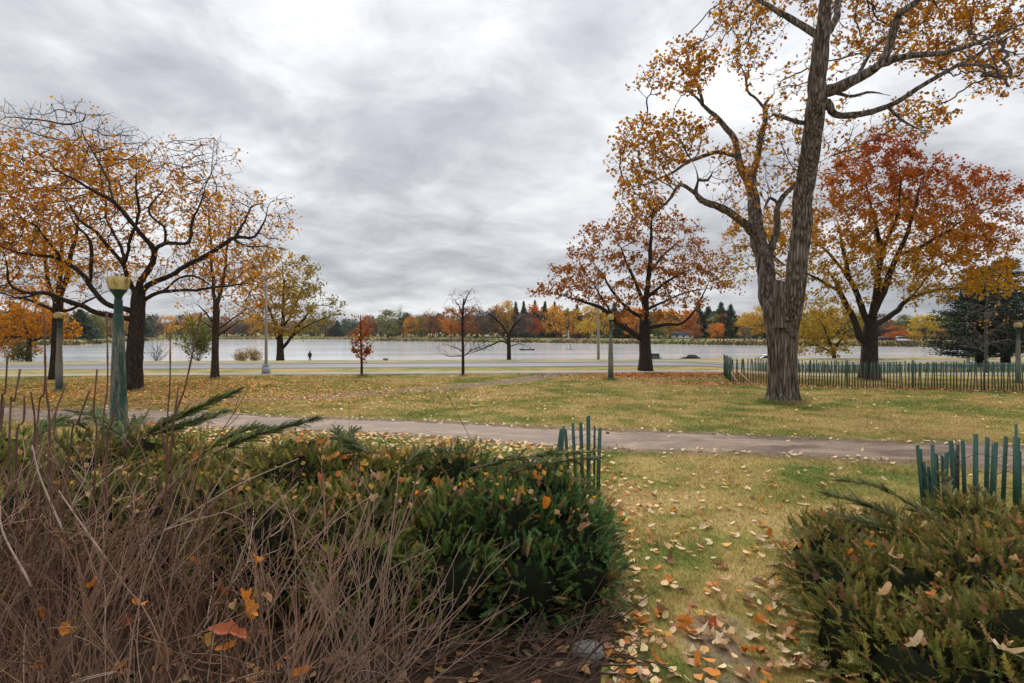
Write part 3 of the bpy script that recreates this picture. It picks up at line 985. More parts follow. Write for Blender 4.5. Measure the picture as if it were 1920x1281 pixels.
# ---- spreading tree behind the near left lamp
T1 = [parse(s) for s in (
    "248,733,30 250,690,29 253,650,28 257,600,26 259,560,25 260,545,20",
    "259,556,16 262,533,15 280,501,13 291,472,12 273,451,10 244,412,9 213,377,8 170,355,6 117,324,5 89,302,3 50,270,2",
    "291,472,10 308,457,8 354,455,7 360,416,6 376,380,4 388,340,2",
    "306,458,6 305,426,5 286,410,5 280,391,4 301,363,3 320,330,2",
    "262,556,14 273,540,13 319,515,11 383,481,10 418,458,9 443,446,8 478,446,6 496,412,5 510,380,3 546,370,2",
    "443,446,6 464,405,5 475,384,4 503,384,2",
    "436,451,5 471,464,4 500,462,3 530,476,2",
    "262,570,10 269,566,10 294,550,9 337,545,7 390,541,6 461,533,4 500,540,2",
    "300,549,6 330,525,5 358,518,5 390,533,3 420,560,2",
    "256,556,12 245,533,11 230,497,9 209,469,8 177,433,7 149,412,5 124,377,4 95,340,2",
    "234,500,7 227,462,7 205,426,6 198,391,5 193,350,4 185,300,2",
    "235,495,7 244,451,7 262,398,6 255,348,4 258,290,2",
    "256,590,15 244,582,14 198,568,12 174,543,11 156,515,10 120,490,8 85,480,7 35,472,6 0,462,5 -60,440,3",
    "167,528,7 174,480,7 167,451,6 142,419,4 120,380,2",
    "252,600,12 216,593,12 170,582,11 124,563,10 81,550,8 46,547,6 16,531,5 11,494,4 0,450,2",
    "81,551,6 40,560,4 0,548,3 -40,540,2",
    "120,490,6 90,450,5 60,420,4 20,400,2", "213,377,5 200,330,4 170,280,3 150,230,1.5", "376,380,3 395,320,2 402,260,1")]
T1 = [[(a, b, c * (0.80 if k else 0.95)) for a, b, c in L] for k, L in enumerate(T1)]
E1 = [(110, 330, 150, 90, 420, 1.0), (20, 400, 120, 110, 420, 1.5), (260, 340, 130, 80, 380, 0.75), (120, 240, 130, 45, 190, 0.08), (300, 290, 100, 40, 110, 0.12),
      (380, 400, 90, 90, 260, 0.55), (480, 410, 80, 55, 160, 0.35), (450, 490, 90, 50, 180, 0.4), (130, 460, 160, 70, 320, 0.7), (-60, 480, 90, 90, 200, 1.2), (30, 540, 80, 40, 90, 0.5),
      (400, 300, 50, 50, 50, 0.1), (340, 520, 110, 40, 120, 0.25), (200, 520, 80, 40, 80, 0.2)]
make_tree('tree', 'spreading low-forked tree with thinning golden leaves behind the near green lamp post', 25.2, T1, E1, ds=0.30, leaf=(2.35, 0.095),
          stops=(YE, (0.62, 0.27, 0.01), OR, (0.38, 0.15, 0.012)), seed=3, bark='bark_dark', rtip=0.0075, spread=0.16, spread_d=0.8, twigs=1.0, dk=0.32, amul=2.2, jit=0.14, up=0.06)

# ---- upright tree behind the second left lamp
TB = [parse(s) for s in ("103,712,17 106,650,16 108,600,16 109,565,16", "108,575,11 118,540,10 130,500,8 140,450,6 150,400,4 155,350,2", "107,578,10 95,545,8 88,500,7 84,450,5 80,390,2",
                         "108,590,8 80,572,6 45,560,5 10,556,3", "112,590,7 140,575,5 170,560,4 200,545,2", "109,565,9 112,520,8 115,470,6 112,420,4 118,370,2")]
make_tree('tree', 'dark upright tree standing right behind the distant left lamp post', 31.5, TB, [(105, 470, 90, 110, 420, 0.55), (60, 540, 70, 35, 100, 0.35), (150, 520, 70, 40, 100, 0.35)],
          ds=0.4, leaf=(2.6, 0.11), stops=(YE, OR, (0.36, 0.16, 0.03)), seed=12, rtip=0.009, twigs=0.9)

# ---- slim tree by the pathway
T2 = [parse(s) for s in ("402,711,13 403,660,12 404,610,12 406,580,12", "405,590,8 400,540,7 396,480,5 392,420,4 390,360,2", "408,588,8 416,540,7 424,480,5 432,420,4 436,370,2",
                         "404,605,4 385,585,3 365,570,2", "407,632,4 430,615,3 450,600,2", "407,622,3 430,603,3 460,580,1", "404,620,3 388,608,2 372,600,1")]
make_tree('tree', 'slim tree with thin amber foliage at the pathway edge, left of street light', 32.0, T2, [(410, 470, 70, 110, 480, 0.8), (450, 560, 60, 35, 130, 0.6), (370, 560, 45, 30, 70, 0.4), (470, 500, 50, 60, 140, 0.9)],
          ds=0.4, leaf=(2.6, 0.11), stops=(YE, OR, (0.40, 0.18, 0.03)), seed=14, rtip=0.008, bark='bark_brown', twigs=0.9)

# ---- yellow green tree on the bank
T3 = [parse(s) for s in ("525,676,13 525,650,12 524,632,11", "524,640,8 516,615,7 508,590,5 500,560,3 495,520,2", "525,634,8 530,600,7 532,560,5 530,510,3 525,480,1.5", "526,660,6 540,640,6 555,615,5 575,590,4 600,565,2",
                         "535,645,4 560,620,3 590,605,2 625,590,1", "524,630,5 545,590,4 565,545,3 575,510,1.5")]
make_tree('tree', 'broad yellow-green tree on the lake bank beside the walking person', 84.0, T3, [(525, 545, 75, 75, 420, 1.2), (590, 575, 55, 45, 220, 0.7), (480, 590, 40, 40, 130, 1.1), (540, 610, 70, 25, 150, 0.8), (570, 520, 45, 35, 90, 0.6)],
          ds=0.75, leaf=(4.2, 0.27), stops=((0.44, 0.24, 0.03), (0.38, 0.26, 0.035), (0.25, 0.21, 0.04), (0.14, 0.14, 0.03)), keyfn=lambda px, py: (px - 520) / 150.0, seed=15, rtip=0.02, spread=0.4, ground=-1.65, twigs=0.8)

# ---- far left amber tree on the bank
T4 = [parse(s) for s in ("54,678,8 54,650,8 55,628,7", "55,632,5 45,605,4 30,590,3 10,578,2", "55,630,5 62,600,4 70,570,3 76,545,1.5", "55,640,4 80,634,3 105,636,1.5", "54,638,4 25,632,3 0,630,1.5")]
make_tree('tree', 'amber tree on the lake bank at the far left edge', 84.0, T4, [(45, 600, 75, 40, 330, 1.1), (120, 615, 26, 22, 60, 1.3), (20, 650, 50, 18, 90, 0.9), (60, 555, 40, 25, 80, 0.35)],
          ds=0.75, leaf=(6, 0.28), stops=(YE, OR, (0.40, 0.18, 0.03)), seed=16, rtip=0.02, spread=0.4, ground=-1.65, twigs=0.8)

# ---- small red tree
T5 = [parse(s) for s in ("678,707,5 678,680,4.5 677,650,4 676,620,3 676,590,1.5", "678,672,2.5 665,655,2 655,640,1", "678,665,2.5 692,650,2 704,640,1", "677,640,2 664,622,1.5 660,610,1", "677,635,2 690,618,1.5 694,606,1")]
make_tree('young_tree', 'small young tree with rust-red leaves on a thin stem', 33.5, T5, [(676, 640, 26, 36, 150, 1.0), (676, 605, 14, 18, 40, 1.0), (680, 660, 22, 16, 50, 0.9)],
          ds=0.22, leaf=(2.6, 0.11), stops=(RD, RU, (0.36, 0.13, 0.03)), seed=17, rtip=0.006, spread=0.12, twigs=0.6, flare=1.1, trunk_sides=8)

# ---- bare young tree
T6 = [parse(s) for s in ("868,706,5.5 868,660,5 867,620,4.5 868,580,4 870,560,3", "869,575,2.5 876,555,2 886,540,1.2", "868,590,2.5 858,570,2 848,558,1.2", "869,600,2 885,580,1.5 895,565,1", "867,600,2 850,585,1.5 830,575,1",
                         "868,660,2 850,650,1.5 835,645,1", "868,668,2 845,668,1.5 828,664,1", "868,666,2 890,655,1.6 910,648,1")]
make_tree('bare_tree', 'leafless young tree with a thin straight stem between pathway and dirt track', 34.0, T6, [(868, 572, 38, 34, 330, 0.0), (840, 655, 28, 16, 110, 0.0), (895, 645, 26, 18, 90, 0.0)],
          ds=0.14, leaf=(0, 0.1), seed=18, rtip=0.0042, twigs=0.9, flare=1.1, trunk_sides=8, bark='bark_dark')

# ---- bare spreading tree by the water
T7 = [parse(s) for s in ("954,675,7 954,650,7 953,625,6", "953,630,4.5 940,608,4 922,592,3 905,584,1.5", "954,628,4 965,608,3.5 980,596,2.5 992,588,1.2", "953,645,3.5 940,640,3 915,650,2.5 885,662,1.5 870,668,1",
                         "954,640,2.5 935,625,2 915,615,1", "954,650,2 975,645,1.5 990,652,1")]
make_tree('bare_tree', 'leafless spreading tree at the water edge with arching limbs', 56.0, T7, [(930, 605, 48, 30, 420, 0.0), (985, 605, 32, 28, 220, 0.0), (900, 650, 36, 14, 120, 0.0)],
          ds=0.22, leaf=(0, 0.1), seed=19, rtip=0.008, twigs=0.9, flare=1.2, trunk_sides=8, ground=0.0)

# ---- russet oak
T8 = [parse(s) for s in ("1210,697,23 1210,670,21 1209,640,20 1208,612,19 1208,595,16", "1204,640,12 1198,631,11 1167,610,9 1142,588,8 1113,571,6 1078,560,4 1025,546,2", "1208,600,13 1212,560,11 1214,535,10 1218,490,8 1222,440,5 1226,390,3 1228,360,1.5",
                         "1214,620,8 1220,613,8 1255,608,6 1280,606,5 1304,578,4 1328,532,2.5 1345,500,1.5", "1206,598,8 1190,588,7 1152,553,5 1130,515,3 1105,480,1.5", "1206,585,9 1196,540,7 1180,500,5 1165,465,3 1140,430,1.5",
                         "1214,560,7 1235,540,6 1265,520,4 1310,505,2", "1216,510,5 1250,470,4 1290,440,1.5", "1150,595,5 1130,560,4 1110,530,2 1085,500,1", "1218,580,6 1245,565,4 1290,548,3 1340,540,1.5")]
E8 = [(1228, 372, 30, 8, 40, .9), (1222, 398, 62, 9, 70, .9), (1195, 422, 115, 9, 120, 1.0), (1275, 432, 45, 8, 50, .8), (1150, 446, 80, 9, 100, 1.0), (1255, 456, 80, 9, 90, .9), (1130, 476, 80, 9, 110, 1.0), (1285, 482, 85, 9, 110, 1.0),
      (1110, 506, 85, 9, 120, 1.0), (1300, 508, 80, 9, 120, 1.0), (1210, 500, 90, 9, 90, .8), (1085, 532, 85, 9, 130, 1.1), (1310, 532, 80, 9, 120, 1.1), (1200, 535, 90, 9, 90, .8), (1040, 547, 55, 6, 60, 1.1), (1355, 538, 35, 7, 40, 1.0), (1150, 562, 85, 9, 100, .9), (1270, 562, 70, 9, 80, .8), (1200, 592, 90, 10, 70, .7)]
make_tree('oak_tree', 'russet oak with level tiers of brown-red leaves behind the middle lamp post', 39.0, T8, E8, ds=0.42, leaf=(4.6, 0.13), stops=((0.36, 0.115, 0.012), (0.42, 0.15, 0.014), (0.26, 0.085, 0.014), (0.48, 0.19, 0.014)),
          seed=20, rtip=0.009, spread=0.17, twigs=0.8, bark='bark_dark', up=-0.05, amul=2.0, jit=0.15)

# ---- orange and red maple
T10 = [parse(s) for s in ("1631,704,30 1631,670,27 1632,642,26 1634,615,25 1635,600,22", "1622,642,13 1612,632,13 1594,588,11 1576,546,9 1560,520,6 1541,490,3", "1578,548,6 1541,528,5 1516,514,4 1480,510,2", "1632,610,12 1626,599,12 1605,546,10 1587,500,8 1575,440,5 1560,380,2",
                          "1636,600,15 1640,571,13 1647,516,11 1651,472,9 1640,420,6 1628,370,4 1620,310,2", "1638,592,13 1661,535,11 1681,481,9 1705,430,6 1720,370,4 1735,310,2", "1638,615,11 1644,610,11 1679,585,10 1700,564,8 1743,546,6 1796,541,4 1860,515,2",
                          "1681,481,6 1730,460,5 1780,430,4 1830,400,2", "1651,472,6 1680,410,5 1690,350,3 1680,280,1.5", "1605,546,6 1560,480,5 1510,450,3 1450,440,1.5", "1700,564,5 1760,500,4 1820,470,3 1880,450,1.5")]
E10 = [(1660, 330, 110, 75, 340, 1.15), (1780, 380, 110, 75, 340, 1.15), (1580, 380, 80, 90, 260, 1.0), (1690, 440, 150, 70, 380, 1.1), (1840, 450, 75, 60, 200, 1.1), (1600, 500, 110, 45, 220, 0.7), (1780, 515, 110, 40, 240, 0.9),
       (1430, 450, 75, 60, 190, 0.95), (1380, 500, 45, 40, 70, 0.7), (1500, 430, 70, 70, 150, 0.8), (1660, 270, 50, 30, 60, 1.0), (1860, 530, 60, 30, 80, 1.0), (1550, 560, 60, 28, 70, 0.6), (1870, 360, 40, 40, 60, 0.9), (1465, 470, 40, 50, 90, 1.3)]
make_tree('maple_tree', 'wide maple turning from red at the top to amber below, inside the slat fence', 36.0, T10, E10, ds=0.42, leaf=(6.8, 0.125),
          stops=((0.36, 0.07, 0.012), (0.40, 0.11, 0.012), (0.47, 0.17, 0.012), (0.52, 0.25, 0.014), (0.44, 0.27, 0.018)), keyfn=lambda px, py: (py - 255) / 270.0 - (px - 1600) / 1500.0, seed=21, rtip=0.009, spread=0.2, twigs=0.8, ground=-0.3)

# ---- small yellow tree beyond the fence
T11 = [parse(s) for s in ("1564,684,7 1564,668,6.5 1564,655,6", "1563,660,4 1555,640,3.5 1545,615,2.5 1535,590,1.5", "1565,658,4 1575,640,3.5 1590,610,2 1600,590,1", "1562,662,3.5 1545,652,3 1525,648,2 1505,650,1")]
make_tree('tree', 'small yellow-olive tree on the bank between the two big trunks', 62.0, T11, [(1555, 605, 62, 42, 380, 1.1), (1515, 610, 35, 40, 120, 1.1), (1540, 655, 50, 14, 90, 0.7), (1600, 620, 30, 30, 90, 0.9)],
          ds=0.5, leaf=(5, 0.18), stops=((0.46, 0.27, 0.03), (0.42, 0.28, 0.03), (0.26, 0.22, 0.03)), seed=22, rtip=0.014, spread=0.3, ground=-1.0, twigs=0.7)

# ---- pale bare tree in front of the pines
T13 = [parse(s) for s in ("1849,700,6 1849,660,5 1849,620,4.5 1850,580,3.5 1852,540,1.5", "1849,650,2 1870,640,1.5 1895,636,1", "1849,640,2 1830,620,1.5 1812,600,1", "1849,630,2 1872,612,1.5 1890,600,1", "1849,610,2 1835,590,1.5 1825,575,1", "1850,600,2 1865,580,1.5 1875,565,1", "1849,660,2 1825,652,1.5 1805,650,1")]
make_tree('bare_tree', 'pale leafless tree in front of the dark pines', 42.0, T13, [(1850, 590, 42, 48, 190, 0.03), (1870, 640, 36, 20, 60, 0.0), (1822, 640, 26, 18, 40, 0.0)], ds=0.2, leaf=(2, 0.12), stops=(OR, YE), seed=23, rtip=0.010,
          bark='bark_grey', twig='twig_grey', twigs=0.9, flare=1.1, trunk_sides=8, ground=-0.36)

# ------------------------------------------------------------------ pines on the right
def make_pine(label, px, d, base_z, top_py, half_px, seed):
    rng = np.random.default_rng(seed)
    sc_ = d / F
    X = (px - CX) * sc_
    top = CAMZ - (top_py - HY) * sc_
    hgt = top - base_z
    root = thing('pine_tree', label, 'pine tree', (X, d, base_z), group='dark pines at the right edge')
    mb = MB()
    mb.tube([(0, 0, -0.2), (0, 0, hgt * 0.5), (0.1, 0, hgt)], [0.42, 0.28, 0.04], 9)
    link('trunk', mb.mesh('trunk', M['bark_dark']), root)
    mb = MB()
    cen = []; cols = []
    lv = 0.10
    while lv < 0.98:
        nb = rng.integers(4, 7)
        a0 = rng.uniform(0, 6.28)
        for b in range(nb):
            a = a0 + b * 6.28 / nb + rng.normal(0, 0.25)
            prof = math.sin(math.pi * min(1, 0.28 + 0.78 * lv)) ** 0.75
            L = half_px * sc_ * prof * rng.uniform(0.65, 1.1)
            z = hgt * lv
            t = np.linspace(0, 1, 7)
            pts = np.stack([np.cos(a) * L * t, np.sin(a) * L * t, z + L * (0.10 * t - 0.18 * t ** 2 + 0.16 * t ** 3) + 0 * t], -1)
            mb.tube(pts, np.linspace(0.06, 0.015, 7), 4, 0, None, cap=False)
            for tt in np.linspace(0.25, 1, 7):
                c = np.array([np.cos(a) * L * tt, np.sin(a) * L * tt, z + L * (0.10 * tt - 0.18 * tt ** 2 + 0.16 * tt ** 3) + 0.1])
                k = int(34 * (0.6 + 0.6 * tt))
                off = rng.normal(0, 1, (k, 3)) * np.array([0.42, 0.42, 0.13])
                cen.append(c + off)
                cols.append(np.tile(np.array([0.020, 0.034, 0.020]) * rng.uniform(0.6, 1.7), (k, 1)))
        lv += rng.uniform(0.045, 0.075)
    cen = np.vstack(cen); cols = np.clip(np.vstack(cols) * (1 + rng.normal(0, 0.2, (len(cen), 1))), 0.004, 0.2)
    n = len(cen)
    d1 = rng.normal(0, 1, (n, 3)); d1[:, 2] = np.abs(d1[:, 2]) * 0.5
    d1 /= np.linalg.norm(d1, axis=1)[:, None]
    s = np.cross(d1, rng.normal(0, 1, (n, 3))); s /= np.linalg.norm(s, axis=1)[:, None]
    ln = 0.26 * rng.uniform(0.6, 1.3, n)[:, None]; wd = 0.055
    V = np.stack([cen - s * wd, cen + s * wd, cen + d1 * ln], 1)
    mb.add(V.reshape(-1, 3), None, np.arange(n * 3).reshape(-1, 3), 1, np.repeat(cols, 3, 0))
    link('crown', mb.mesh('crown', [M['bark_dark'], M['needle']], False), root, kind='stuff')
make_pine('left of the two dark pines at right edge, behind the curved street light', 1838, 50.0, -0.35, 505, 78, 31)
make_pine('right of the two dark pines, behind the lamp post at right edge', 1885, 55.0, -0.35, 480, 82, 32)
# ------------------------------------------------------------------ far shore
def far_tree_mesh(kind, seed):
    rng = np.random.default_rng(seed)
    mb_t = MB(); mb = MB()
    if kind == 'round':
        mb_t.tube([(0, 0, -0.05), (0.01, 0, 0.2), (0, 0.01, 0.55)], [0.03, 0.022, 0.01], 6)
        for k in range(6):
            a = rng.uniform(0, 6.28); L = rng.uniform(0.2, 0.36)
            mb_t.tube([(0, 0, 0.16 + 0.04 * k), (math.cos(a) * L * .5, math.sin(a) * L * .5, 0.34 + 0.05 * k), (math.cos(a) * L, math.sin(a) * L, 0.5 + 0.06 * k)], [0.012, 0.008, 0.004], 4)
        cs = []
        for k in range(34):
            a = rng.uniform(0, 6.28); h = rng.uniform(0.2, 0.95)
            rr = 0.42 * math.sin(math.pi * min(1, 0.12 + 0.86 * (h - 0.12) / 0.88)) ** 0.6 * math.sqrt(rng.uniform(0.15, 1))
            c = np.array([math.cos(a) * rr, math.sin(a) * rr, h])
            cs.append(np.hstack([c + rng.normal(0, 1, (46, 3)) * np.array([0.075, 0.075, 0.05]), np.full((46, 1), rng.uniform(0.6, 1.25))]))
        cs = np.vstack(cs)
        add_leaves(mb, cs[:, :3], 0.048, np.clip(np.repeat(cs[:, 3:4], 3, 1) * (1 + rng.normal(0, 0.12, (len(cs), 3))), 0.1, 1.6), rng, 0)
    elif kind == 'sparse':
        mb_t.tube([(0, 0, -0.05), (0.01, 0, 0.3), (0.02, 0.01, 0.9)], [0.022, 0.016, 0.003], 6)
        for k in range(60):
            a = rng.uniform(0, 6.28); L = rng.uniform(0.1, 0.34); h = rng.uniform(0.15, 0.85)
            mb_t.tube([(0.01, 0, h), (math.cos(a) * L * .5, math.sin(a) * L * .5, h + L * .35), (math.cos(a) * L, math.sin(a) * L, h + L * .9)], [0.008, 0.005, 0.002], 3)
        cs = rng.normal(0, 1, (500, 3)) * np.array([0.17, 0.17, 0.2]) + np.array([0, 0, 0.58])
        add_leaves(mb, cs, 0.035, np.clip(np.ones((500, 3)) * rng.uniform(0.6, 1.3, (500, 1)), 0, 2), rng, 0)
    else:   # spruce
        mb_t.tube([(0, 0, -0.05), (0, 0, 0.98)], [0.02, 0.004], 6)
        cs = []
        h = 0.08
        while h < 0.98:
            r0 = 0.26 * (1 - h) ** 0.95 + 0.004
            nb = 9
            a0 = rng.uniform(0, 6)
            for b in range(nb):
                a = a0 + b * 6.28 / nb; L = r0 * rng.uniform(0.65, 1.2)
                for t in np.linspace(0.2, 1, 5):
                    p = np.array([math.cos(a) * L * t, math.sin(a) * L * t, h - 0.05 * t])
                    cs.append(p + rng.normal(0, 1, (5, 3)) * 0.011)
            h += 0.035 * rng.uniform(0.7, 1.3)
        cs = np.vstack(cs)
        for lo, hi, sz in ((0, .5, .036), (.5, .8, .026), (.8, 1.1, .015)):
            q = cs[(cs[:, 2] >= lo) & (cs[:, 2] < hi)]
            add_leaves(mb, q, sz, np.clip(np.ones((len(q), 3)) * rng.uniform(0.5, 1.5, (len(q), 1)), 0, 2), rng, 0, droop=1.2)
    return mb_t.mesh('trunk', M['far_bark']), mb.mesh('crown', M['far_leaf'], False)

def far_leaf_material():
    m, nt = new_mat('far_leaf')
    oi = nt.n('ShaderNodeObjectInfo')
    at = nt.n('ShaderNodeAttribute', attribute_name='Col')
    c = nt.mix(1.0, oi.outputs['Color'], at.outputs[0], 'MULTIPLY')
    p = principled(nt, c, 0.8, Specular_IOR_Level=0.1)
    tr = nt.n('ShaderNodeBsdfTranslucent', ins={'Color': c})
    mx = nt.n('ShaderNodeMixShader', ins={0: 0.25, 1: p, 2: tr.outputs[0]})
    finish(nt, mx.outputs[0])
    return m
M['far_leaf'] = far_leaf_material()
M['far_bark'] = plain('far_bark', (0.09, 0.07, 0.055), 0.9, 0.2, 1.0)
FT = {k: [far_tree_mesh(k, 100 + i * 7 + j) for j in range(3)] for i, k in enumerate(('round', 'sparse', 'spruce'))}
FC = {'orange': (0.44, 0.165, 0.025), 'amber': (0.46, 0.235, 0.03), 'yellow': (0.42, 0.28, 0.04), 'olive': (0.155, 0.155, 0.05), 'rust': (0.24, 0.10, 0.04), 'brown': (0.13, 0.088, 0.058),
      'dark green': (0.048, 0.068, 0.044), 'grey-brown': (0.115, 0.092, 0.075), 'green': (0.10, 0.13, 0.035), 'red-orange': (0.40, 0.11, 0.025)}
# px, extra distance behind the waterline, top y, width px, kind, colour
FAR = [(-40, 20, 575, 60, 'round', 'amber'), (30, 30, 570, 50, 'spruce', 'dark green'), (95, 24, 585, 60, 'round', 'brown'), (150, 30, 578, 46, 'spruce', 'dark green'), (175, 24, 588, 42, 'round', 'olive'), (200, 26, 580, 40, 'sparse', 'brown'),
       (228, 30, 592, 40, 'round', 'amber'), (262, 30, 585, 34, 'spruce', 'dark green'), (285, 26, 590, 36, 'round', 'grey-brown'), (312, 24, 592, 40, 'round', 'amber'), (340, 30, 592, 34, 'round', 'grey-brown'),
       (365, 26, 588, 40, 'round', 'amber'), (395, 24, 594, 36, 'round', 'brown'), (425, 26, 593, 36, 'round', 'rust'), (455, 26, 596, 36, 'round', 'grey-brown'), (480, 26, 590, 36, 'round', 'amber'), (585, 28, 598, 34, 'round', 'olive'),
       (610, 24, 596, 34, 'round', 'brown'), (632, 28, 600, 24, 'spruce', 'dark green'), (655, 26, 598, 34, 'round', 'dark green'), (690, 24, 592, 32, 'round', 'rust'),
       (728, 12, 583, 44, 'round', 'olive'), (750, 30, 573, 18, 'sparse', 'dark green'), (762, 34, 588, 30, 'round', 'dark green'), (771, 10, 593, 27, 'round', 'amber'), (790, 24, 590, 28, 'round', 'olive'), (806, 18, 580, 34, 'sparse', 'rust'),
       (822, 20, 590, 34, 'round', 'rust'), (846, 10, 578, 36, 'round', 'orange'), (872, 26, 578, 30, 'round', 'rust'), (893, 22, 576, 34, 'round', 'rust'), (912, 20, 582, 40, 'round', 'grey-brown'), (932, 34, 572, 30, 'round', 'amber'),
       (951, 36, 566, 30, 'round', 'yellow'), (967, 44, 563, 18, 'spruce', 'dark green'), (982, 46, 562, 18, 'spruce', 'dark green'), (985, 16, 590, 36, 'round', 'grey-brown'), (1001, 24, 572, 32, 'round', 'red-orange'), (1003, 46, 560, 18, 'spruce', 'dark green'),
       (1022, 44, 562, 20, 'spruce', 'dark green'), (1043, 22, 574, 40, 'round', 'amber'), (1040, 48, 563, 18, 'spruce', 'dark green'), (1075, 26, 583, 17, 'round', 'amber'), (1082, 44, 568, 22, 'spruce', 'brown'), (1103, 22, 574, 44, 'round', 'yellow'),
       (1132, 24, 580, 32, 'round', 'yellow'), (1152, 42, 564, 26, 'spruce', 'dark green'), (1172, 40, 570, 30, 'spruce', 'dark green'), (1190, 26, 578, 42, 'round', 'orange'), (1236, 16, 605, 36, 'round', 'green'), (1256, 30, 580, 44, 'round', 'amber'),
       (1290, 34, 583, 36, 'round', 'orange'), (1310, 46, 570, 30, 'spruce', 'dark green'), (1328, 48, 572, 34, 'spruce', 'dark green'), (1352, 44, 564, 32, 'spruce', 'dark green'), (1370, 44, 568, 30, 'spruce', 'dark green'),
       (1305, 14, 609, 24, 'round', 'rust'), (1345, 8, 606, 28, 'round', 'orange'), (1397, 10, 614, 22, 'round', 'grey-brown'), (1404, 26, 588, 40, 'round', 'yellow'), (1428, 26, 576, 44, 'round', 'yellow'), (1515, 28, 585, 50, 'round', 'yellow'),
       (1550, 26, 580, 50, 'round', 'yellow'), (1600, 30, 588, 44, 'round', 'olive'), (1655, 40, 588, 40, 'round', 'grey-brown'), (1681, 14, 611, 40, 'round', 'red-orange'), (1697, 34, 592, 36, 'round', 'olive'), (1732, 16, 592, 52, 'round', 'yellow'),
       (1714, 10, 622, 22, 'round', 'yellow'), (1762, 10, 618, 26, 'round', 'amber'), (1790, 26, 590, 50, 'round', 'olive'), (1850, 26, 590, 50, 'round', 'amber'), (1910, 26, 588, 50, 'round', 'olive')]
LANDMARK = [(-999, 'left picture edge'), (111, 'distant left lamp post'), (222, 'near lamp post'), (402, 'slim pathway tree'), (499, 'steel street light'), (678, 'small red tree'), (868, 'leafless young tree'),
            (953, 'leafless water-edge tree'), (1145, 'middle lamp post'), (1210, 'russet oak trunk'), (1467, 'big two-stemmed trunk'), (1632, 'maple trunk'), (1815, 'curved street light')]
ORD = ['first', 'second', 'third', 'fourth', 'fifth', 'sixth', 'seventh', 'eighth']
rngf = random.Random(4)
count = {}
for (px, ext, ty, wpx, kind, cname) in sorted(FAR):
    d = float(shore_d(px)) + ext
    x = (px - CX) / F * d
    z = Hs(x, d)
    hgt = CAMZ - (ty - HY) / F * d - z
    wid = wpx / F * d
    mt, mc = FT[kind][rngf.randrange(3)]
    lm = [n for p_, n in LANDMARK if p_ <= px][-1]
    kn = {'round': 'broadleaf tree', 'sparse': 'thin-crowned tree', 'spruce': 'conifer'}[kind]
    key = (lm, cname, kn)
    k = count.get(key, 0); count[key] = k + 1
    root = thing('far_shore_tree', f'{ORD[k]} {cname} {kn} on the far shore right of the {lm}', 'tree', (x, d, z), rngf.uniform(0, 6.28), 'trees along the far shore')
    if lm == 'left picture edge':
        root['label'] = f'{ORD[k]} {cname} {kn} on the far shore from the left picture edge'
    sx = wid * (1.25 if kind == 'spruce' else 1.1) / {'round': 0.86, 'sparse': 0.7, 'spruce': 0.34}[kind]
    root.scale = (sx, sx, hgt)
    cc = FC[cname]; j = rngf.uniform(0.85, 1.15)
    t = link('trunk', mt, root); c = link('crown', mc, root, kind='stuff')
    j *= 1.45
    c.color = (cc[0] * j, cc[1] * j * rngf.uniform(0.92, 1.08), cc[2] * j, 1)

def far_wood():
    rng = np.random.default_rng(77)
    mb = MB()
    tone = [FC['grey-brown'], FC['brown'], FC['dark green'], FC['olive'], FC['rust'], (0.28, 0.15, 0.05), FC['dark green'], (0.07, 0.075, 0.04)]
    for row, (ext, hh) in enumerate(((44, 11), (60, 13), (80, 15))):
        for px in np.arange(-500, 2450, 15):
            p = px + rng.uniform(-6, 6)
            d = float(shore_d(p)) + ext + rng.uniform(-6, 6)
            # the skyline drops towards the lake head on the left centre and behind the right bank
            tgt = np.interp(p, [-300, 200, 320, 640, 700, 900, 960, 1150, 1300, 1440, 1650, 1800, 2200], [588, 584, 594, 602, 594, 585, 578, 580, 582, 588, 600, 590, 585]) + rng.uniform(-3, 9) + (2 - row) * 3
            x = (p - CX) / F * d; z0 = Hs(x, d)
            top = CAMZ - (tgt - HY) / F * d
            hgt = max(5.0, top - z0)
            c = np.array(tone[rng.integers(len(tone))])
            n = 90
            w_ = 15 / F * d * 0.75
            g = rng.normal(0, 1, (n, 3)); g /= np.linalg.norm(g, axis=1)[:, None]
            g *= rng.uniform(0.3, 1, (n, 1)) ** 0.4
            cen = np.stack([x + g[:, 0] * w_, d + g[:, 1] * w_, z0 + hgt * 0.55 + g[:, 2] * hgt * 0.46], -1)
            cols = np.clip(c * rng.uniform(0.8, 1.9, (n, 1)), 0.004, 1)
            add_leaves(mb, cen, 2.0 + hgt * 0.04, cols, rng, 0)
    link('far_wood', mb.mesh('far_wood', M['leaf_far'], False), kind='stuff', label='mixed autumn wood massed behind the far shore trees', category='wood')
far_wood()

# reeds and rough edge along the far waterline
def far_scrub():
    rng = np.random.default_rng(78)
    mb = MB()
    px = rng.uniform(-300, 2200, 9000)
    d = shore_d(px) + rng.exponential(2.2, 9000) + 1.0
    x = (px - CX) / F * d; z = H(x, d)
    cen = np.stack([x, d, z + rng.uniform(0, 0.9, 9000)], -1)
    c = pal([(0.08, 0.055, 0.03), (0.13, 0.09, 0.04), (0.08, 0.075, 0.03)], rng, 9000, 0.2)
    add_leaves(mb, cen, 0.9, c, rng, 0, droop=-0.5)
    link('far_bank_scrub', mb.mesh('far_bank_scrub', M['leaf_far'], False), kind='stuff', label='brown scrub fringing the far waterline', category='scrub')
far_scrub()

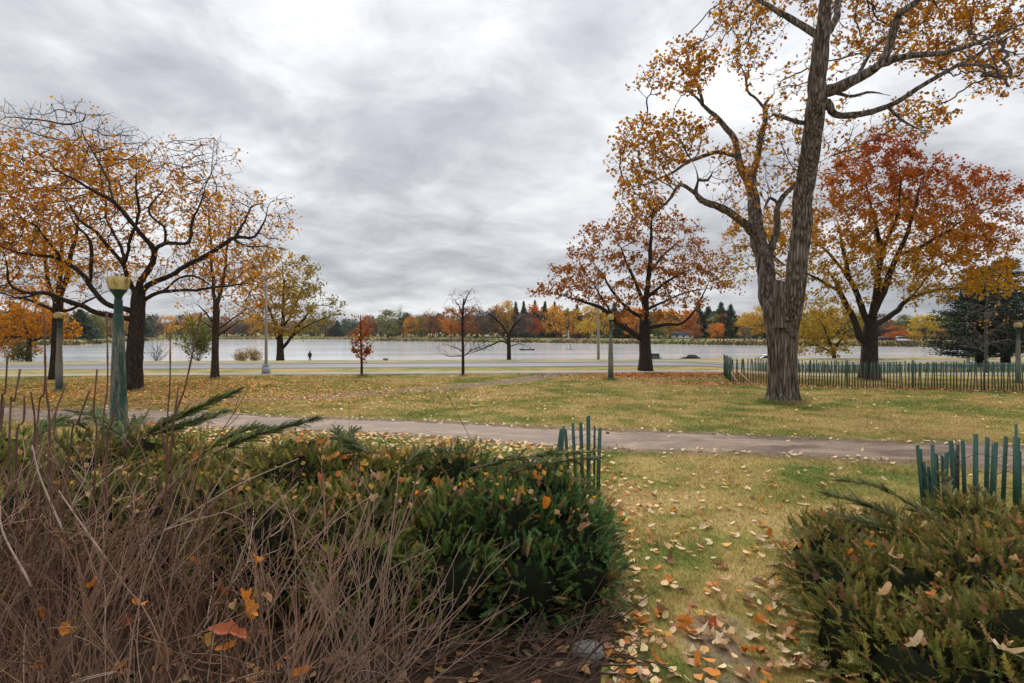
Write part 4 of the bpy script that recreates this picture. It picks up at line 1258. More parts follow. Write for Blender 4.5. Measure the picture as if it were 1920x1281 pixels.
# small far shore buildings and fittings
def far_obj(px, ext):
    d = float(shore_d(px)) + ext
    x = (px - CX) / F * d
    return x, d, Hs(x, d)
def gabled(name, label, cat, px, ext, wpx, hpx, depth, wall, roof, rise=0.35):
    x, d, z = far_obj(px, ext)
    w_ = wpx / F * d; h = hpx / F * d
    r = thing(name, label, cat, (x, d, z - 0.1))
    mb = MB(); mb.box((-w_ / 2, -depth / 2, 0), (w_ / 2, depth / 2, h * (1 - rise)))
    link('wall', mb.mesh('wall', M[wall], False), r)
    mb = MB(); e = 0.4; y0 = -depth / 2 - e; y1 = depth / 2 + e; zb = h * (1 - rise)
    mb.add([(-w_ / 2 - e, y0, zb), (w_ / 2 + e, y0, zb), (w_ / 2 + e, y1, zb), (-w_ / 2 - e, y1, zb), (-w_ / 2 - e, 0, h), (w_ / 2 + e, 0, h)], [(0, 1, 5, 4), (2, 3, 4, 5), (3, 2, 1, 0)], [(0, 4, 3), (1, 2, 5)])
    link('roof', mb.mesh('roof', M[roof], False), r)
    n = max(2, int(w_ / 3))
    for k in range(n):
        xx = -w_ / 2 + w_ * (k + 0.5) / n
        mb = MB(); mb.box((xx - 0.5, -depth / 2 - 0.03, h * 0.22), (xx + 0.5, -depth / 2 + 0.05, h * 0.52))
        link('window', mb.mesh('window', M['glass'], False), r)
    return r
gabled('lakeside_building', 'low pavilion with grey roof and white wall right of the russet oak', 'building', 1278, 30, 36, 15, 7, 'wall_white', 'roof_grey', 0.55)
gabled('shed', 'long low grey boathouse behind the maple trunk on the right bank', 'building', 1664, 22, 36, 7, 6, 'hut_dark', 'roof_grey', 0.5)
gabled('hut', 'small white hut on the far bank left of the leafless water-edge tree', 'hut', 913, 12, 6, 7, 2, 'wall_white', 'wall_white', 0.3)
x, d, z = far_obj(1066, 22)
r = thing('pillar', 'slender white pillar on the far bank left of the middle lamp', 'monument', (x, d, z))
mb = MB(); mb.box((-0.9, -0.9, -0.2), (0.9, 0.9, 0.4)); link('plinth', mb.mesh('plinth', M['wall_white'], False), r)
mb = MB(); mb.lathe([(0.45, 0.4), (0.36, 3.6), (0.34, 4.6), (0.0, 4.9)], 10); link('shaft', mb.mesh('shaft', M['wall_white']), r)

# ------------------------------------------------------------------ vehicles
def make_car(name, label, cat, loc, rz, paint, suv=False, van=False, L=4.6, W=1.82, Ht=1.45):
    r = thing(name, label, cat, loc, rz, None)
    def loft(secs, mat, part, parent=r):
        # secs: (x, halfwidth, z0, z1) rounded rectangles
        V = []
        k = 16
        for (x_, hw, z0, z1) in secs:
            cz = (z0 + z1) / 2; hz = (z1 - z0) / 2
            for q in range(k):
                a = 2 * math.pi * (q + 0.5) / k
                ca, sa = math.cos(a), math.sin(a)
                ex = 0.45
                V.append((x_, hw * math.copysign(abs(ca) ** ex, ca), cz + hz * math.copysign(abs(sa) ** ex, sa)))
        n = len(secs)
        i = np.arange(n - 1)[:, None] * k; j = np.arange(k)[None, :]; j2 = (j + 1) % k
        mb = MB()
        T = [(q, (q + 1) % k, n * k) for q in range(k)] + [((n - 1) * k + (q + 1) % k, (n - 1) * k + q, n * k + 1) for q in range(k)]
        V.append((secs[0][0], 0, (secs[0][2] + secs[0][3]) / 2)); V.append((secs[-1][0], 0, (secs[-1][2] + secs[-1][3]) / 2))
        mb.add(V, np.stack([i + j, i + k + j, i + k + j2, i + j2], -1).reshape(-1, 4), T)
        return link(part, mb.mesh(part, M[mat]), parent)
    hw = W / 2; h = L / 2; belt = 0.95 if not suv else 1.08
    if van:
        belt = 1.25
    loft([(-h, hw * .86, .38, belt * .86), (-h + .12, hw * .95, .26, belt * .97), (-h * .55, hw, .22, belt), (0, hw, .22, belt), (h * .45, hw, .22, belt * .97), (h - .25, hw * .94, .26, belt * .84), (h, hw * .8, .36, belt * .66)], paint, 'body')
    if suv or van:
        cab = [(-h + .1, hw * .80, belt - .06, belt + .1), (-h + .28, hw * .82, belt - .06, Ht - .07), (-h * .4, hw * .84, belt - .06, Ht - .03), (h * .12, hw * .83, belt - .06, Ht - .06), (h * .52, hw * .78, belt - .08, belt + .04)]
        rf = [(-h + .22, hw * .78, Ht - .13, Ht - .04), (-h * .45, hw * .82, Ht - .1, Ht), (h * .1, hw * .8, Ht - .12, Ht - .03), (h * .2, hw * .74, Ht - .17, Ht - .1)]
    else:
        cab = [(-h * .78, hw * .76, belt - .06, belt + .02), (-h * .42, hw * .80, belt - .06, Ht - .05), (-.05, hw * .82, belt - .06, Ht - .03), (h * .16, hw * .81, belt - .06, Ht - .07), (h * .56, hw * .77, belt - .1, belt + .0)]
        rf = [(-h * .46, hw * .70, Ht - .12, Ht - .05), (-h * .2, hw * .74, Ht - .08, Ht), (0, hw * .74, Ht - .08, Ht), (h * .15, hw * .70, Ht - .12, Ht - .05)]
    loft(cab, 'glass', 'window_band')
    loft(rf, paint, 'roof')
    for sx in (-1, 1):
        for sy in (-1, 1):
            mb = MB()
            th = np.arange(20) * 2 * math.pi / 20
            cx_ = sx * h * .62
            prof = [(.0, .09), (.22, .10), (.30, .11), (.34, .07), (.34, -.07), (.30, -.11), (.22, -.10), (0, -.09)]
            V = np.array([[(cx_ + rr * math.cos(a), sy * (hw - .10) + o * sy, .34 + rr * math.sin(a)) for a in th] for rr, o in prof]).reshape(-1, 3)
            i = np.arange(len(prof) - 1)[:, None] * 20; j = np.arange(20)[None, :]; j2 = (j + 1) % 20
            mb.add(V, np.stack([i + j, i + j2, i + 20 + j2, i + 20 + j], -1).reshape(-1, 4))
            wl = link('wheel', mb.mesh('wheel', M['rubber']), r)
            mb = MB()
            V = [(cx_ + .2 * math.cos(a), sy * (hw + .012), .34 + .2 * math.sin(a)) for a in th] + [(cx_, sy * (hw + .02), .34)]
            mb.add(V, None, [(q, (q + 1) % 20, 20) for q in range(20)])
            link('rim', mb.mesh('rim', M['rim']), wl)
    for sy in (-1, 1):
        mb = MB(); mb.box((-h - .015, sy * hw * .62 - .14, .68), (-h + .1, sy * hw * .62 + .14, .86)); link('tail_light', mb.mesh('tail_light', M['tail_light'], False), r)
        mb = MB(); mb.box((h - .16, sy * hw * .62 - .16, .56), (h + .012, sy * hw * .62 + .16, .68)); link('headlight', mb.mesh('headlight', M['head_light'], False), r)
        mb = MB(); mb.box((h * .32, sy * (hw + .09) - .09, belt - .02), (h * .32 + .1, sy * (hw + .09) + .09, belt + .12)); link('mirror', mb.mesh('mirror', M[paint], False), r)
    return r
def gpos(px, d):
    x = (px - CX) / F * d
    return (x, d, Hs(x, d))
make_car('parked_car', 'black sport utility vehicle parked by the lake right of the oak trunk', 'car', gpos(1224, 72), R(78), 'black_paint', suv=True, L=4.7, W=1.9, Ht=1.78)
make_car('parked_car', 'low dark car parked by the lake, right of the black utility vehicle', 'car', gpos(1291, 75), R(176), 'black_paint', L=3.9, Ht=1.5)
make_car('parked_car', 'white car parked by the lake behind the left end of the slat fence', 'car', gpos(1436, 71), R(180), 'white_paint', L=4.9, Ht=1.62)
x, d, z = far_obj(1692, 9)
make_car('van', 'white van parked on the far right bank below the round orange tree', 'van', (x, d, z), R(5), 'white_paint', van=True, L=5.4, W=1.95, Ht=2.2)
x, d, z = far_obj(1083, 20)
make_car('parked_car', 'dark car on the far bank beside the white pillar', 'car', (x, d, z), R(20), 'black_paint', suv=True, L=4.7, Ht=1.75)

# ------------------------------------------------------------------ people and boats
def skin_figure(name, verts, edges, radii, mat, parent=None, loc=(0, 0, 0), rz=0.0, **props):
    me = bpy.data.meshes.new(name)
    me.from_pydata(verts, edges, [])
    o = bpy.data.objects.new(name, me); o.location = loc; o.rotation_euler = (0, 0, rz)
    col.objects.link(o)
    if parent:
        o.parent = parent
    mo = o.modifiers.new('skin', 'SKIN'); mo.use_smooth_shade = True
    sv = me.skin_vertices[0].data
    for k, rr in enumerate(radii):
        sv[k].radius = rr if isinstance(rr, tuple) else (rr, rr)
    sv[0].use_root = True
    su = o.modifiers.new('sub', 'SUBSURF'); su.levels = 1; su.render_levels = 1
    me.materials.append(mat)
    for k, vv in props.items():
        o[k] = vv
    return o
def person(label, loc, rz, pose='walk', group=None):
    if pose == 'sit':
        V = [(0, 0, .18), (0, 0, .42), (0, 0.02, .66), (0, .03, .76), (.17, .02, .64), (.24, .14, .42), (.18, .32, .38), (-.17, .02, .64), (-.24, .14, .42), (-.18, .32, .38), (.1, .05, .16), (.14, .42, .28), (.14, .62, .05), (-.1, .05, .16), (-.14, .42, .28), (-.14, .62, .05), (0, .04, .85), (0, .05, .98)]
    else:
        V = [(0, 0, .95), (0, 0, 1.18), (0, .01, 1.42), (0, .02, 1.51), (.18, 0, 1.40), (.23, .03, 1.12), (.22, .10, .86), (-.18, 0, 1.40), (-.23, -.03, 1.12), (-.22, .02, .86), (.09, 0, .90), (.10, .06, .50), (.10, .0, .07), (-.09, 0, .90), (-.10, .02, .50), (-.10, -.14, .07), (0, .03, 1.58), (0, .04, 1.72)]
    E = [(0, 1), (1, 2), (2, 3), (2, 4), (4, 5), (5, 6), (2, 7), (7, 8), (8, 9), (0, 10), (10, 11), (11, 12), (0, 13), (13, 14), (14, 15), (3, 16), (16, 17)]
    rad = [(.16, .11), (.15, .10), (.17, .10), .055, .065, .05, .035, .065, .05, .035, .09, .065, .045, .09, .065, .045, .09, .085]
    r = thing('person', label, 'person', loc, rz, group)
    skin_figure('body', V, E, rad, M['cloth_dark'], r)
    hz = V[16][2]; hy = V[16][1]
    mb = MB()
    prof = [(0.0, -.13), (.05, -.12), (.075, -.06), (.088, .0), (.085, .06), (.06, .11), (0.0, .125)]
    mb.lathe([(a, hz + .06 + b) for a, b in prof], 14, center=(0, hy + .035))
    mb.add([(-.018, hy + .115, hz + .05), (.018, hy + .115, hz + .05), (0, hy + .15, hz + .04), (0, hy + .118, hz + .10)], None, [(0, 1, 2), (0, 2, 3), (1, 3, 2)])
    link('head', mb.mesh('head', M['skin']), r)
    mb = MB()
    mb.lathe([(a * 1.12, hz + .075 + b * 1.05) for a, b in prof[3:]], 14, center=(0, hy + .022))
    link('hair', mb.mesh('hair', M['cloth_dark']), r)
    return r
person('person in dark clothes standing on the lake bank right of the yellow-green tree', gpos(581, 82), R(200))
def canoe(px, py, label):
    d = (CAMZ + 2.4) * F / (py - HY)
    x = (px - CX) / F * d
    r = thing('canoe', label, 'canoe', (x, d, -2.4))
    mb = MB()
    secs = np.linspace(-1, 1, 15)
    V = []
    for s in secs:
        w_ = 0.42 * (1 - abs(s) ** 2.2) + 0.01; k = 0.34 + 0.22 * s ** 4
        for a in np.linspace(0, math.pi, 9):
            V.append((s * 2.3, w_ * math.cos(a), k - (k + 0.08) * math.sin(a) ** 0.8))
    i = np.arange(14)[:, None] * 9; j = np.arange(8)[None, :]
    mb.add(V, np.stack([i + j, i + 9 + j, i + 10 + j, i + j + 1], -1).reshape(-1, 4))
    link('hull', mb.mesh('hull', M['hull_dark']), r)
    for s in (-1.2, 1.1):
        mb = MB(); mb.box((s - .12, -.33, .2), (s + .12, .33, .23)); link('seat', mb.mesh('seat', M['hull_dark'], False), r)
    return x, d
x, d = canoe(988, 657, 'dark canoe with two paddlers out on the lake')
person('front paddler sitting in the dark canoe', (x - 1.2, d, -2.3), R(90), 'sit')
person('rear paddler sitting in the dark canoe', (x + 1.1, d, -2.3), R(90), 'sit')
d = (CAMZ + 2.4) * F / (656 - HY); x = (1069 - CX) / F * d
r = thing('paddle_board', 'dark paddle board under the standing paddler on the lake', 'paddle board', (x, d, -2.4))
mb = MB()
th = np.arange(24) * 2 * math.pi / 24
top = [(1.6 * math.cos(a), 0.38 * math.sin(a), 0.10) for a in th]; bot = [(1.5 * math.cos(a), 0.33 * math.sin(a), -0.03) for a in th]
mb.add(top + bot + [(0, 0, 0.10)], [(q, 24 + q, 24 + (q + 1) % 24, (q + 1) % 24) for q in range(24)], [(q, (q + 1) % 24, 48) for q in range(24)])
link('deck', mb.mesh('deck', M['hull_dark']), r)
person('paddler standing upright on a board out on the lake', (x, d, -2.3), R(90))

# small box at the water side
r = thing('utility_box', 'small grey box standing at the verge right of the small red tree', 'utility box', gpos(723, 54.5))
mb = MB(); mb.box((-.2, -.15, -.05), (.2, .15, .14)); link('cabinet', mb.mesh('cabinet', M['stone'], False), r)
mb = MB(); mb.box((-.23, -.18, .14), (.23, .18, .19)); link('lid', mb.mesh('lid', M['roof_grey'], False), r)

# ------------------------------------------------------------------ lamp posts
def lamp(label, px, d, scale, mat, cut, gz=None, rz=0.0, globe=(0.19, 0.30)):
    x = (px - CX) / F * d
    z = Hs(x, d) if gz is None else gz
    r = thing('lamp_post', label, 'lamp post', (x, d, z), rz, 'old octagonal park lamp posts')
    r.scale = (scale,) * 3
    o8 = math.pi / 8
    mb = MB(); mb.lathe([(0.0, -.1), (.22, -.1), (.22, .08), (.19, .11), (.17, .14), (.16, .16)], 8, rot=o8); link('foot', mb.mesh('foot', M[mat], False), r)
    mb = MB(); mb.lathe([(.150, .14), (.147, 1.30), (.140, 1.31), (.137, 1.34), (.084, 2.84), (.078, 2.86), (0, 2.86)], 8, rot=o8); link('shaft', mb.mesh('shaft', M[mat], False), r)
    mb = MB(); mb.lathe([(.072, 2.855), (.070, 3.10), (.066, 3.13), (0, 3.13)], 12); link('neck', mb.mesh('neck', M['lamp_green'], False), r)
    mb = MB(); mb.lathe([(.060, 3.125), (.062, 3.17), (.10, 3.24), (.135, 3.28), (.142, 3.30), (.138, 3.315), (0, 3.315)], 16); link('globe_holder', mb.mesh('globe_holder', M['lamp_green']), r)
    a, b = globe
    if cut:
        prof = [(.135, 3.30), (.165, 3.36), (.178, 3.45), (.180, 3.54), (.172, 3.54), (.170, 3.45), (.155, 3.37), (.12, 3.325), (0, 3.32)]
        mb = MB(); mb.lathe(prof, 12); g = link('globe', mb.mesh('globe', M['globe']), r)
        for k in range(12):
            aa = k * 2 * math.pi / 12
            mb = MB(); mb.tube([(p_[0] * 1.005 * math.cos(aa), p_[0] * 1.005 * math.sin(aa), p_[1]) for p_ in prof[:4]], [.004] * 4, 4)
            link('rib', mb.mesh('rib', M['globe']), g)
    else:
        prof = [(.13, 3.30)] + [(a * math.cos(t), 3.30 + b * .42 + b * .58 * math.sin(t)) for t in np.linspace(-.75, 1.5, 12)] + [(0, 3.30 + b)]
        mb = MB(); mb.lathe(prof, 16); link('globe', mb.mesh('globe', M['globe']), r)
    return r
M['lamp_green'] = plain('lamp_green', (0.006, 0.034, 0.026), 0.5, 0.5, 14.0)
lamp('nearest lamp post, worn green octagonal shaft with an open-topped yellowed globe', 222, 10.5, 1.0, 'lamp_post', True)
lamp('distant left lamp post, grey shaft with green foot and pale squat globe', 111, 24.7, 0.96, 'lamp_post_bare', False, globe=(.235, .30))
lamp('middle lamp post, grey-green shaft with pale globe in front of the oak', 1145, 31.2, 0.99, 'lamp_post_bare', False, globe=(.19, .34))
lamp('lamp post at the right picture edge behind the slat fence', 1909, 33.5, 0.99, 'lamp_post_bare', False, gz=-0.36, globe=(.22, .30))

# ------------------------------------------------------------------ street lights
def street_light(label, px, d, gz, hgt, r0, r1, arm=None, base=True, arm_h=0.0):
    x = (px - CX) / F * d
    r = thing('street_light', label, 'street light', (x, d, gz))
    mb = MB()
    if arm is None:
        mb.tube([(0, 0, -.1), (0, 0, hgt * .5), (0, 0, hgt)], [r0, (r0 + r1) / 2, r1], 12)
        link('pole', mb.mesh('pole', M['steel']), r)
        mb = MB(); mb.tube([(0, 0, hgt - .1), (0, .5, hgt + .25), (0, 1.6, hgt + .42), (0, 2.2, hgt + .42)], [r1 * .8, .04, .035, .035], 8); link('arm', mb.mesh('arm', M['steel']), r)
        mb = MB(); mb.box((-.13, 2.15, hgt + .36), (.13, 2.9, hgt + .50)); link('lamp_head', mb.mesh('lamp_head', M['steel'], False), r)
    else:
        pts = [(0, 0, -.1), (0, 0, hgt * .5), (0, 0, hgt * .80)] + [(-arm * (1 - math.cos(t)), 0, hgt * .80 + hgt * .2 * math.sin(t)) for t in np.linspace(0.2, 1.45, 8)]
        mb.tube(catmull(np.array(pts), .3), np.interp(np.linspace(0, 1, len(catmull(np.array(pts), .3))), [0, .7, 1], [r0, r1, r1 * .8]), 10)
        link('pole', mb.mesh('pole', M['steel']), r)
        e = pts[-1]
        mb = MB(); mb.lathe([(0, .06), (.10, .05), (.16, -.02), (.10, -.08), (0, -.10)], 10); me = mb.mesh('lamp_head', M['steel'])
        h_ = link('lamp_head', me, r, (e[0] - .25, 0, e[2])); h_.scale = (1.9, .8, .9)
    if base:
        mb = MB(); mb.box((-r0 * 2.0, -r0 * 2.0, -.05), (r0 * 2.0, r0 * 2.0, .45)); mb.box((-r0 * 1.5, -r0 * 1.5, .45), (r0 * 1.5, r0 * 1.5, .6)); link('base', mb.mesh('base', M['steel'], False), r)
    return r
street_light('grey steel street light on a square base, left of the yellow-green tree', 499, 36.2, 0.0, 7.9, .10, .065)
street_light('tall thin street light pole across the road, left of the middle lamp post', 1122, 56.5, 0.0, 9.0, .14, .09, base=False)
street_light('street light with curved top in front of the dark pines', 1815, 54.0, -0.3, 6.0, .13, .10, arm=1.9, base=False)

# ------------------------------------------------------------------ slat fences
def slat_mesh(w_, t, h, peak=0.0, seed=0):
    rng = np.random.default_rng(seed)
    mb = MB()
    hw = w_ / 2
    l, r_ = h + rng.uniform(-.01, .01) * 0, h - peak
    mb.add([(-hw, -t / 2, 0), (hw, -t / 2, 0), (hw, t / 2, 0), (-hw, t / 2, 0), (-hw * .92, -t / 2, l), (hw * .92, -t / 2, r_), (hw * .92, t / 2, r_), (-hw * .92, t / 2, l)],
           [(0, 3, 2, 1), (4, 5, 6, 7), (0, 1, 5, 4), (1, 2, 6, 5), (2, 3, 7, 6), (3, 0, 4, 7)])
    return mb

def fence_line(name, label, pts, spacing, w_, h, mat, seed, wires, tilt=0.03, hj=0.03, post_every=0):
    rng = np.random.default_rng(seed)
    pts = np.asarray(pts, float)
    r = thing(name, label, 'fence', (pts[0][0], pts[0][1], Hs(*pts[0])))
    base = np.array(r.location)
    meshes = [slat_mesh(w_, .012, 1.0, p_, k).mesh('slat', M[mat], False) for k, p_ in enumerate((0, .01, -.012, .02))]
    L = np.concatenate([[0], np.cumsum(np.hypot(*np.diff(pts, axis=0).T))])
    s = 0.0
    n = 0
    while s < L[-1]:
        x = np.interp(s, L, pts[:, 0]); y = np.interp(s, L, pts[:, 1])
        k = min(np.searchsorted(L, s, 'right') - 1, len(pts) - 2)
        ang = math.atan2(pts[k + 1][1] - pts[k][1], pts[k + 1][0] - pts[k][0])
        yy = y + 0.03 * math.sin(s * 2.1 + seed) + rng.normal(0, .008)
        o = link('slat', meshes[rng.integers(4)], r, tuple(np.array([x, yy, Hs(x, yy) + 0.02]) - base))
        o.rotation_euler = (rng.normal(0, tilt), rng.normal(0, tilt), ang + rng.normal(0, .12))
        o.scale = (1, 1, h + rng.normal(0, hj))
        n += 1
        s += spacing * rng.uniform(.85, 1.15)
    if post_every:
        pm = MB(); pm.box((-.022, -.022, -.1), (.022, .022, h * 1.08)); pm = pm.mesh('post', M['slat'], False)
        for s in np.arange(0, L[-1], post_every):
            x = np.interp(s, L, pts[:, 0]); y = np.interp(s, L, pts[:, 1])
            link('post', pm, r, tuple(np.array([x, y + .06, Hs(x, y)]) - base))
    for wz in wires:
        mb = MB()
        ss = np.arange(0, L[-1], .25)
        x = np.interp(ss, L, pts[:, 0]); y = np.interp(ss, L, pts[:, 1])
        mb.tube(np.stack([x, y - .012 + 0.03 * np.sin(ss * 2.1 + seed), H(x, y) + wz * h + 0.01 * np.sin(ss * 7)], -1) - base, np.full(len(ss), .004), 4)
        link('wire', mb.mesh('wire', M['wire']), r)
    return r
A = P(1371, 718, 29.3); B = P(1800, 733, 25.2); Cc = P(2060, 740, 23.6)
fence_line('slat_fence', 'long green and brown slat fence around the maple', [(A[0], A[1]), (B[0], B[1]), (Cc[0], Cc[1])], 0.118, .052, 1.22, 'green_brown_slat', 51, (.12, .38, .65, .9), post_every=2.6)
a = (A[0] + .02, A[1] + .05)
fence_line('slat_fence', 'short return of the green slat fence running back from its left corner', [a, (A[0] + 1.3, A[1] + 4.6)], 0.10, .042, 1.22, 'slat', 52, (.12, .5, .9), post_every=2.0)
fence_line('slat_fence', 'low dark green slat fence between pathway and road behind the maple', [(17.6, 41.6), (27, 42.4), (40, 43.3)], 0.10, .06, 0.62, 'slat', 53, (.2, .5, .8))
for k, (p0, p1, lab) in enumerate((((1371, 699, 29.0), (1387, 721, 28.4), 'left pale guy stick leaning at the fence corner'), ((1384, 695, 29.0), (1413, 724, 28.0), 'right pale guy stick leaning at the fence corner'))):
    q0 = P(*p0); q1 = P(*p1); q1[2] = Hs(q1[0], q1[1])
    mb = MB(); mb.tube([(0, 0, 0), tuple((q0 - q1) * .5 + np.array([0, 0, -.02])), tuple(q0 - q1)], [.016, .018, .016], 6)
    link('guy_stick', mb.mesh('guy_stick', M['rope']), None, tuple(q1), label=lab, category='stick')

def loose_fence(name, label, slats, d_off, wires, seed):
    """slats: px_top, py_top, px_bottom, width px, depth"""
    rng = np.random.default_rng(seed)
    d = slats[0][4]
    b0 = P(slats[0][2], 900, d)
    r = thing(name, label, 'fence', (b0[0], d, 0))
    base = np.array(r.location)
    tops = []
    for (px, py, pxb, wp, dd) in slats:
        xt = P(px, py, dd); xb = (pxb - CX) / F * dd
        gz = Hs(xb, dd)
        bottom = np.array([xb, dd + rng.normal(0, .02), gz - .02])
        v_ = xt - bottom; Ls = np.linalg.norm(v_)
        m = slat_mesh(wp / F * dd, .014, Ls, rng.choice([0, .012, -.012, .03]), seed).mesh('slat', M['slat'], False)
        o = link('slat', m, r, tuple(bottom - base))
        q = Vector(v_).to_track_quat('Z', 'Y')
        e = q.to_matrix() @ Matrix.Rotation(0, 3, 'Z')
        # keep the broad face roughly towards the lawn
        zc = Vector(v_).normalized(); xc = Vector((1, rng.normal(0, .25), 0)); xc = (xc - zc * xc.dot(zc)).normalized(); yc = zc.cross(xc)
        o.rotation_euler = Matrix((xc, yc, zc)).transposed().to_euler()
        tops.append((bottom, v_))
    for f in wires:
        mb = MB()
        pts = np.array([b + v_ * f + np.array([0, -.012, rng.normal(0, .008)]) for b, v_ in tops])
        pts = pts[np.argsort(pts[:, 0])]
        mb.tube(pts - base, np.full(len(pts), .0045), 4); link('wire', mb.mesh('wire', M['wire']), r)
    return r
def t_post(label, px, d, h):
    x = (px - CX) / F * d
    r = thing('fence_post', label, 'post', (x, d, 0))
    mb = MB(); mb.box((-.02, -.003, -.1), (.02, .003, h)); mb.box((-.003, .003, -.1), (.003, .035, h)); link('stake', mb.mesh('stake', M['wire'], False), r)
    for k in range(7):
        mb = MB(); mb.box((-.012, -.012, h * (.25 + .1 * k)), (.012, -.003, h * (.25 + .1 * k) + .02)); link('stud', mb.mesh('stud', M['wire'], False), r)
t_post('dark steel stake behind the ragged slat fence at right', 1796, 7.5, 1.05)
loose_fence('slat_fence', 'broken bit of green slat fence sticking up behind the left hedge', [(1052, 805, 1036, 6, 9.2), (1057, 800, 1046, 6, 9.3), (1060, 803, 1068, 6, 9.1), (1074, 793, 1080, 7, 9.2), (1089, 793, 1092, 7, 9.2), (1103, 781, 1104, 8, 9.2), (1115, 797, 1114, 4, 9.3), (1125, 803, 1121, 7, 9.2)], 0, (.55, .8), 61)
loose_fence('slat_fence', 'ragged green slat fence standing behind the right hedge', [(1720, 836, 1733, 6, 7.3), (1725, 843, 1736, 6, 7.35), (1732, 866, 1742, 5, 7.4), (1740, 877, 1748, 6, 7.3), (1748, 832, 1750, 9, 7.3), (1750, 849, 1751, 11, 7.25), (1755, 850, 1765, 6, 7.4), (1766, 852, 1772, 5, 7.4), (1775, 849, 1776, 10, 7.3),
             (1783, 827, 1795, 8, 7.3), (1791, 843, 1792, 4, 7.4), (1805, 826, 1812, 8, 7.3), (1829, 814, 1828, 9, 7.2), (1851, 819, 1849, 9, 7.3), (1863, 832, 1860, 8, 7.35), (1867, 829, 1864, 8, 7.2), (1886, 817, 1884, 9, 7.3), (1905, 796, 1906, 5, 7.4), (1906, 819, 1908, 11, 7.2), (1912, 843, 1913, 5, 7.3), (1932, 822, 1933, 9, 7.3), (1950, 830, 1952, 9, 7.3)], 0, (.45, .62, .8), 62)
# ------------------------------------------------------------------ hedges
def sprig_template(rng, k=20, juniper=False):
    V = []; shade = []
    for q in range(k):
        t = 0.06 + 0.92 * q / (k - 1)
        side = -1 if q % 2 else 1
        L = (0.27 if not juniper else 0.20) * (1 - 0.55 * t) * rng.uniform(0.8, 1.2)
        ang = rng.uniform(0.75, 1.15)
        dx, dy, dz = side * math.sin(ang) * L, math.cos(ang) * L, rng.uniform(-0.03, 0.10)
        b = np.array([0, t, -0.05 * t * t])
        wv = np.array([-dy, dx, 0]) / (L + 1e-6) * 0.036
        V += [b - wv, b + wv, b + np.array([dx, dy, dz])]
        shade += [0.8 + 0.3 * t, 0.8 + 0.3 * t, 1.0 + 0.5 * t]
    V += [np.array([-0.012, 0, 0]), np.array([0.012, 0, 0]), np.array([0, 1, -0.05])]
    shade += [0.6] * 3
    return np.asarray(V), np.asarray(shade)

def add_sprigs(mb, cen, dirs, size, cols, rng, tmpl, mat=0):
    T, sh = tmpl
    n, k = len(cen), len(T)
    d = dirs / (np.linalg.norm(dirs, axis=1)[:, None] + 1e-9)
    upv = rng.normal(0, 0.6, (n, 3)); upv[:, 2] += 1.0
    s = np.cross(d, upv); s /= np.linalg.norm(s, axis=1)[:, None] + 1e-9
    nn = np.cross(s, d)
    sz = np.asarray(size)[:, None, None]
    V = cen[:, None, :] + sz * (T[None, :, 0:1] * s[:, None, :] + T[None, :, 1:2] * d[:, None, :] + T[None, :, 2:3] * nn[:, None, :])
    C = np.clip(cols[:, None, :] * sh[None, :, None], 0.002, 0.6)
    mb.add(V.reshape(-1, 3), None, np.arange(n * k).reshape(-1, 3), mat, C.reshape(-1, 3))

_r = np.random.default_rng(8)
SPR = [sprig_template(_r) for _ in range(4)]
JUN = [sprig_template(_r, 24, True) for _ in range(3)]

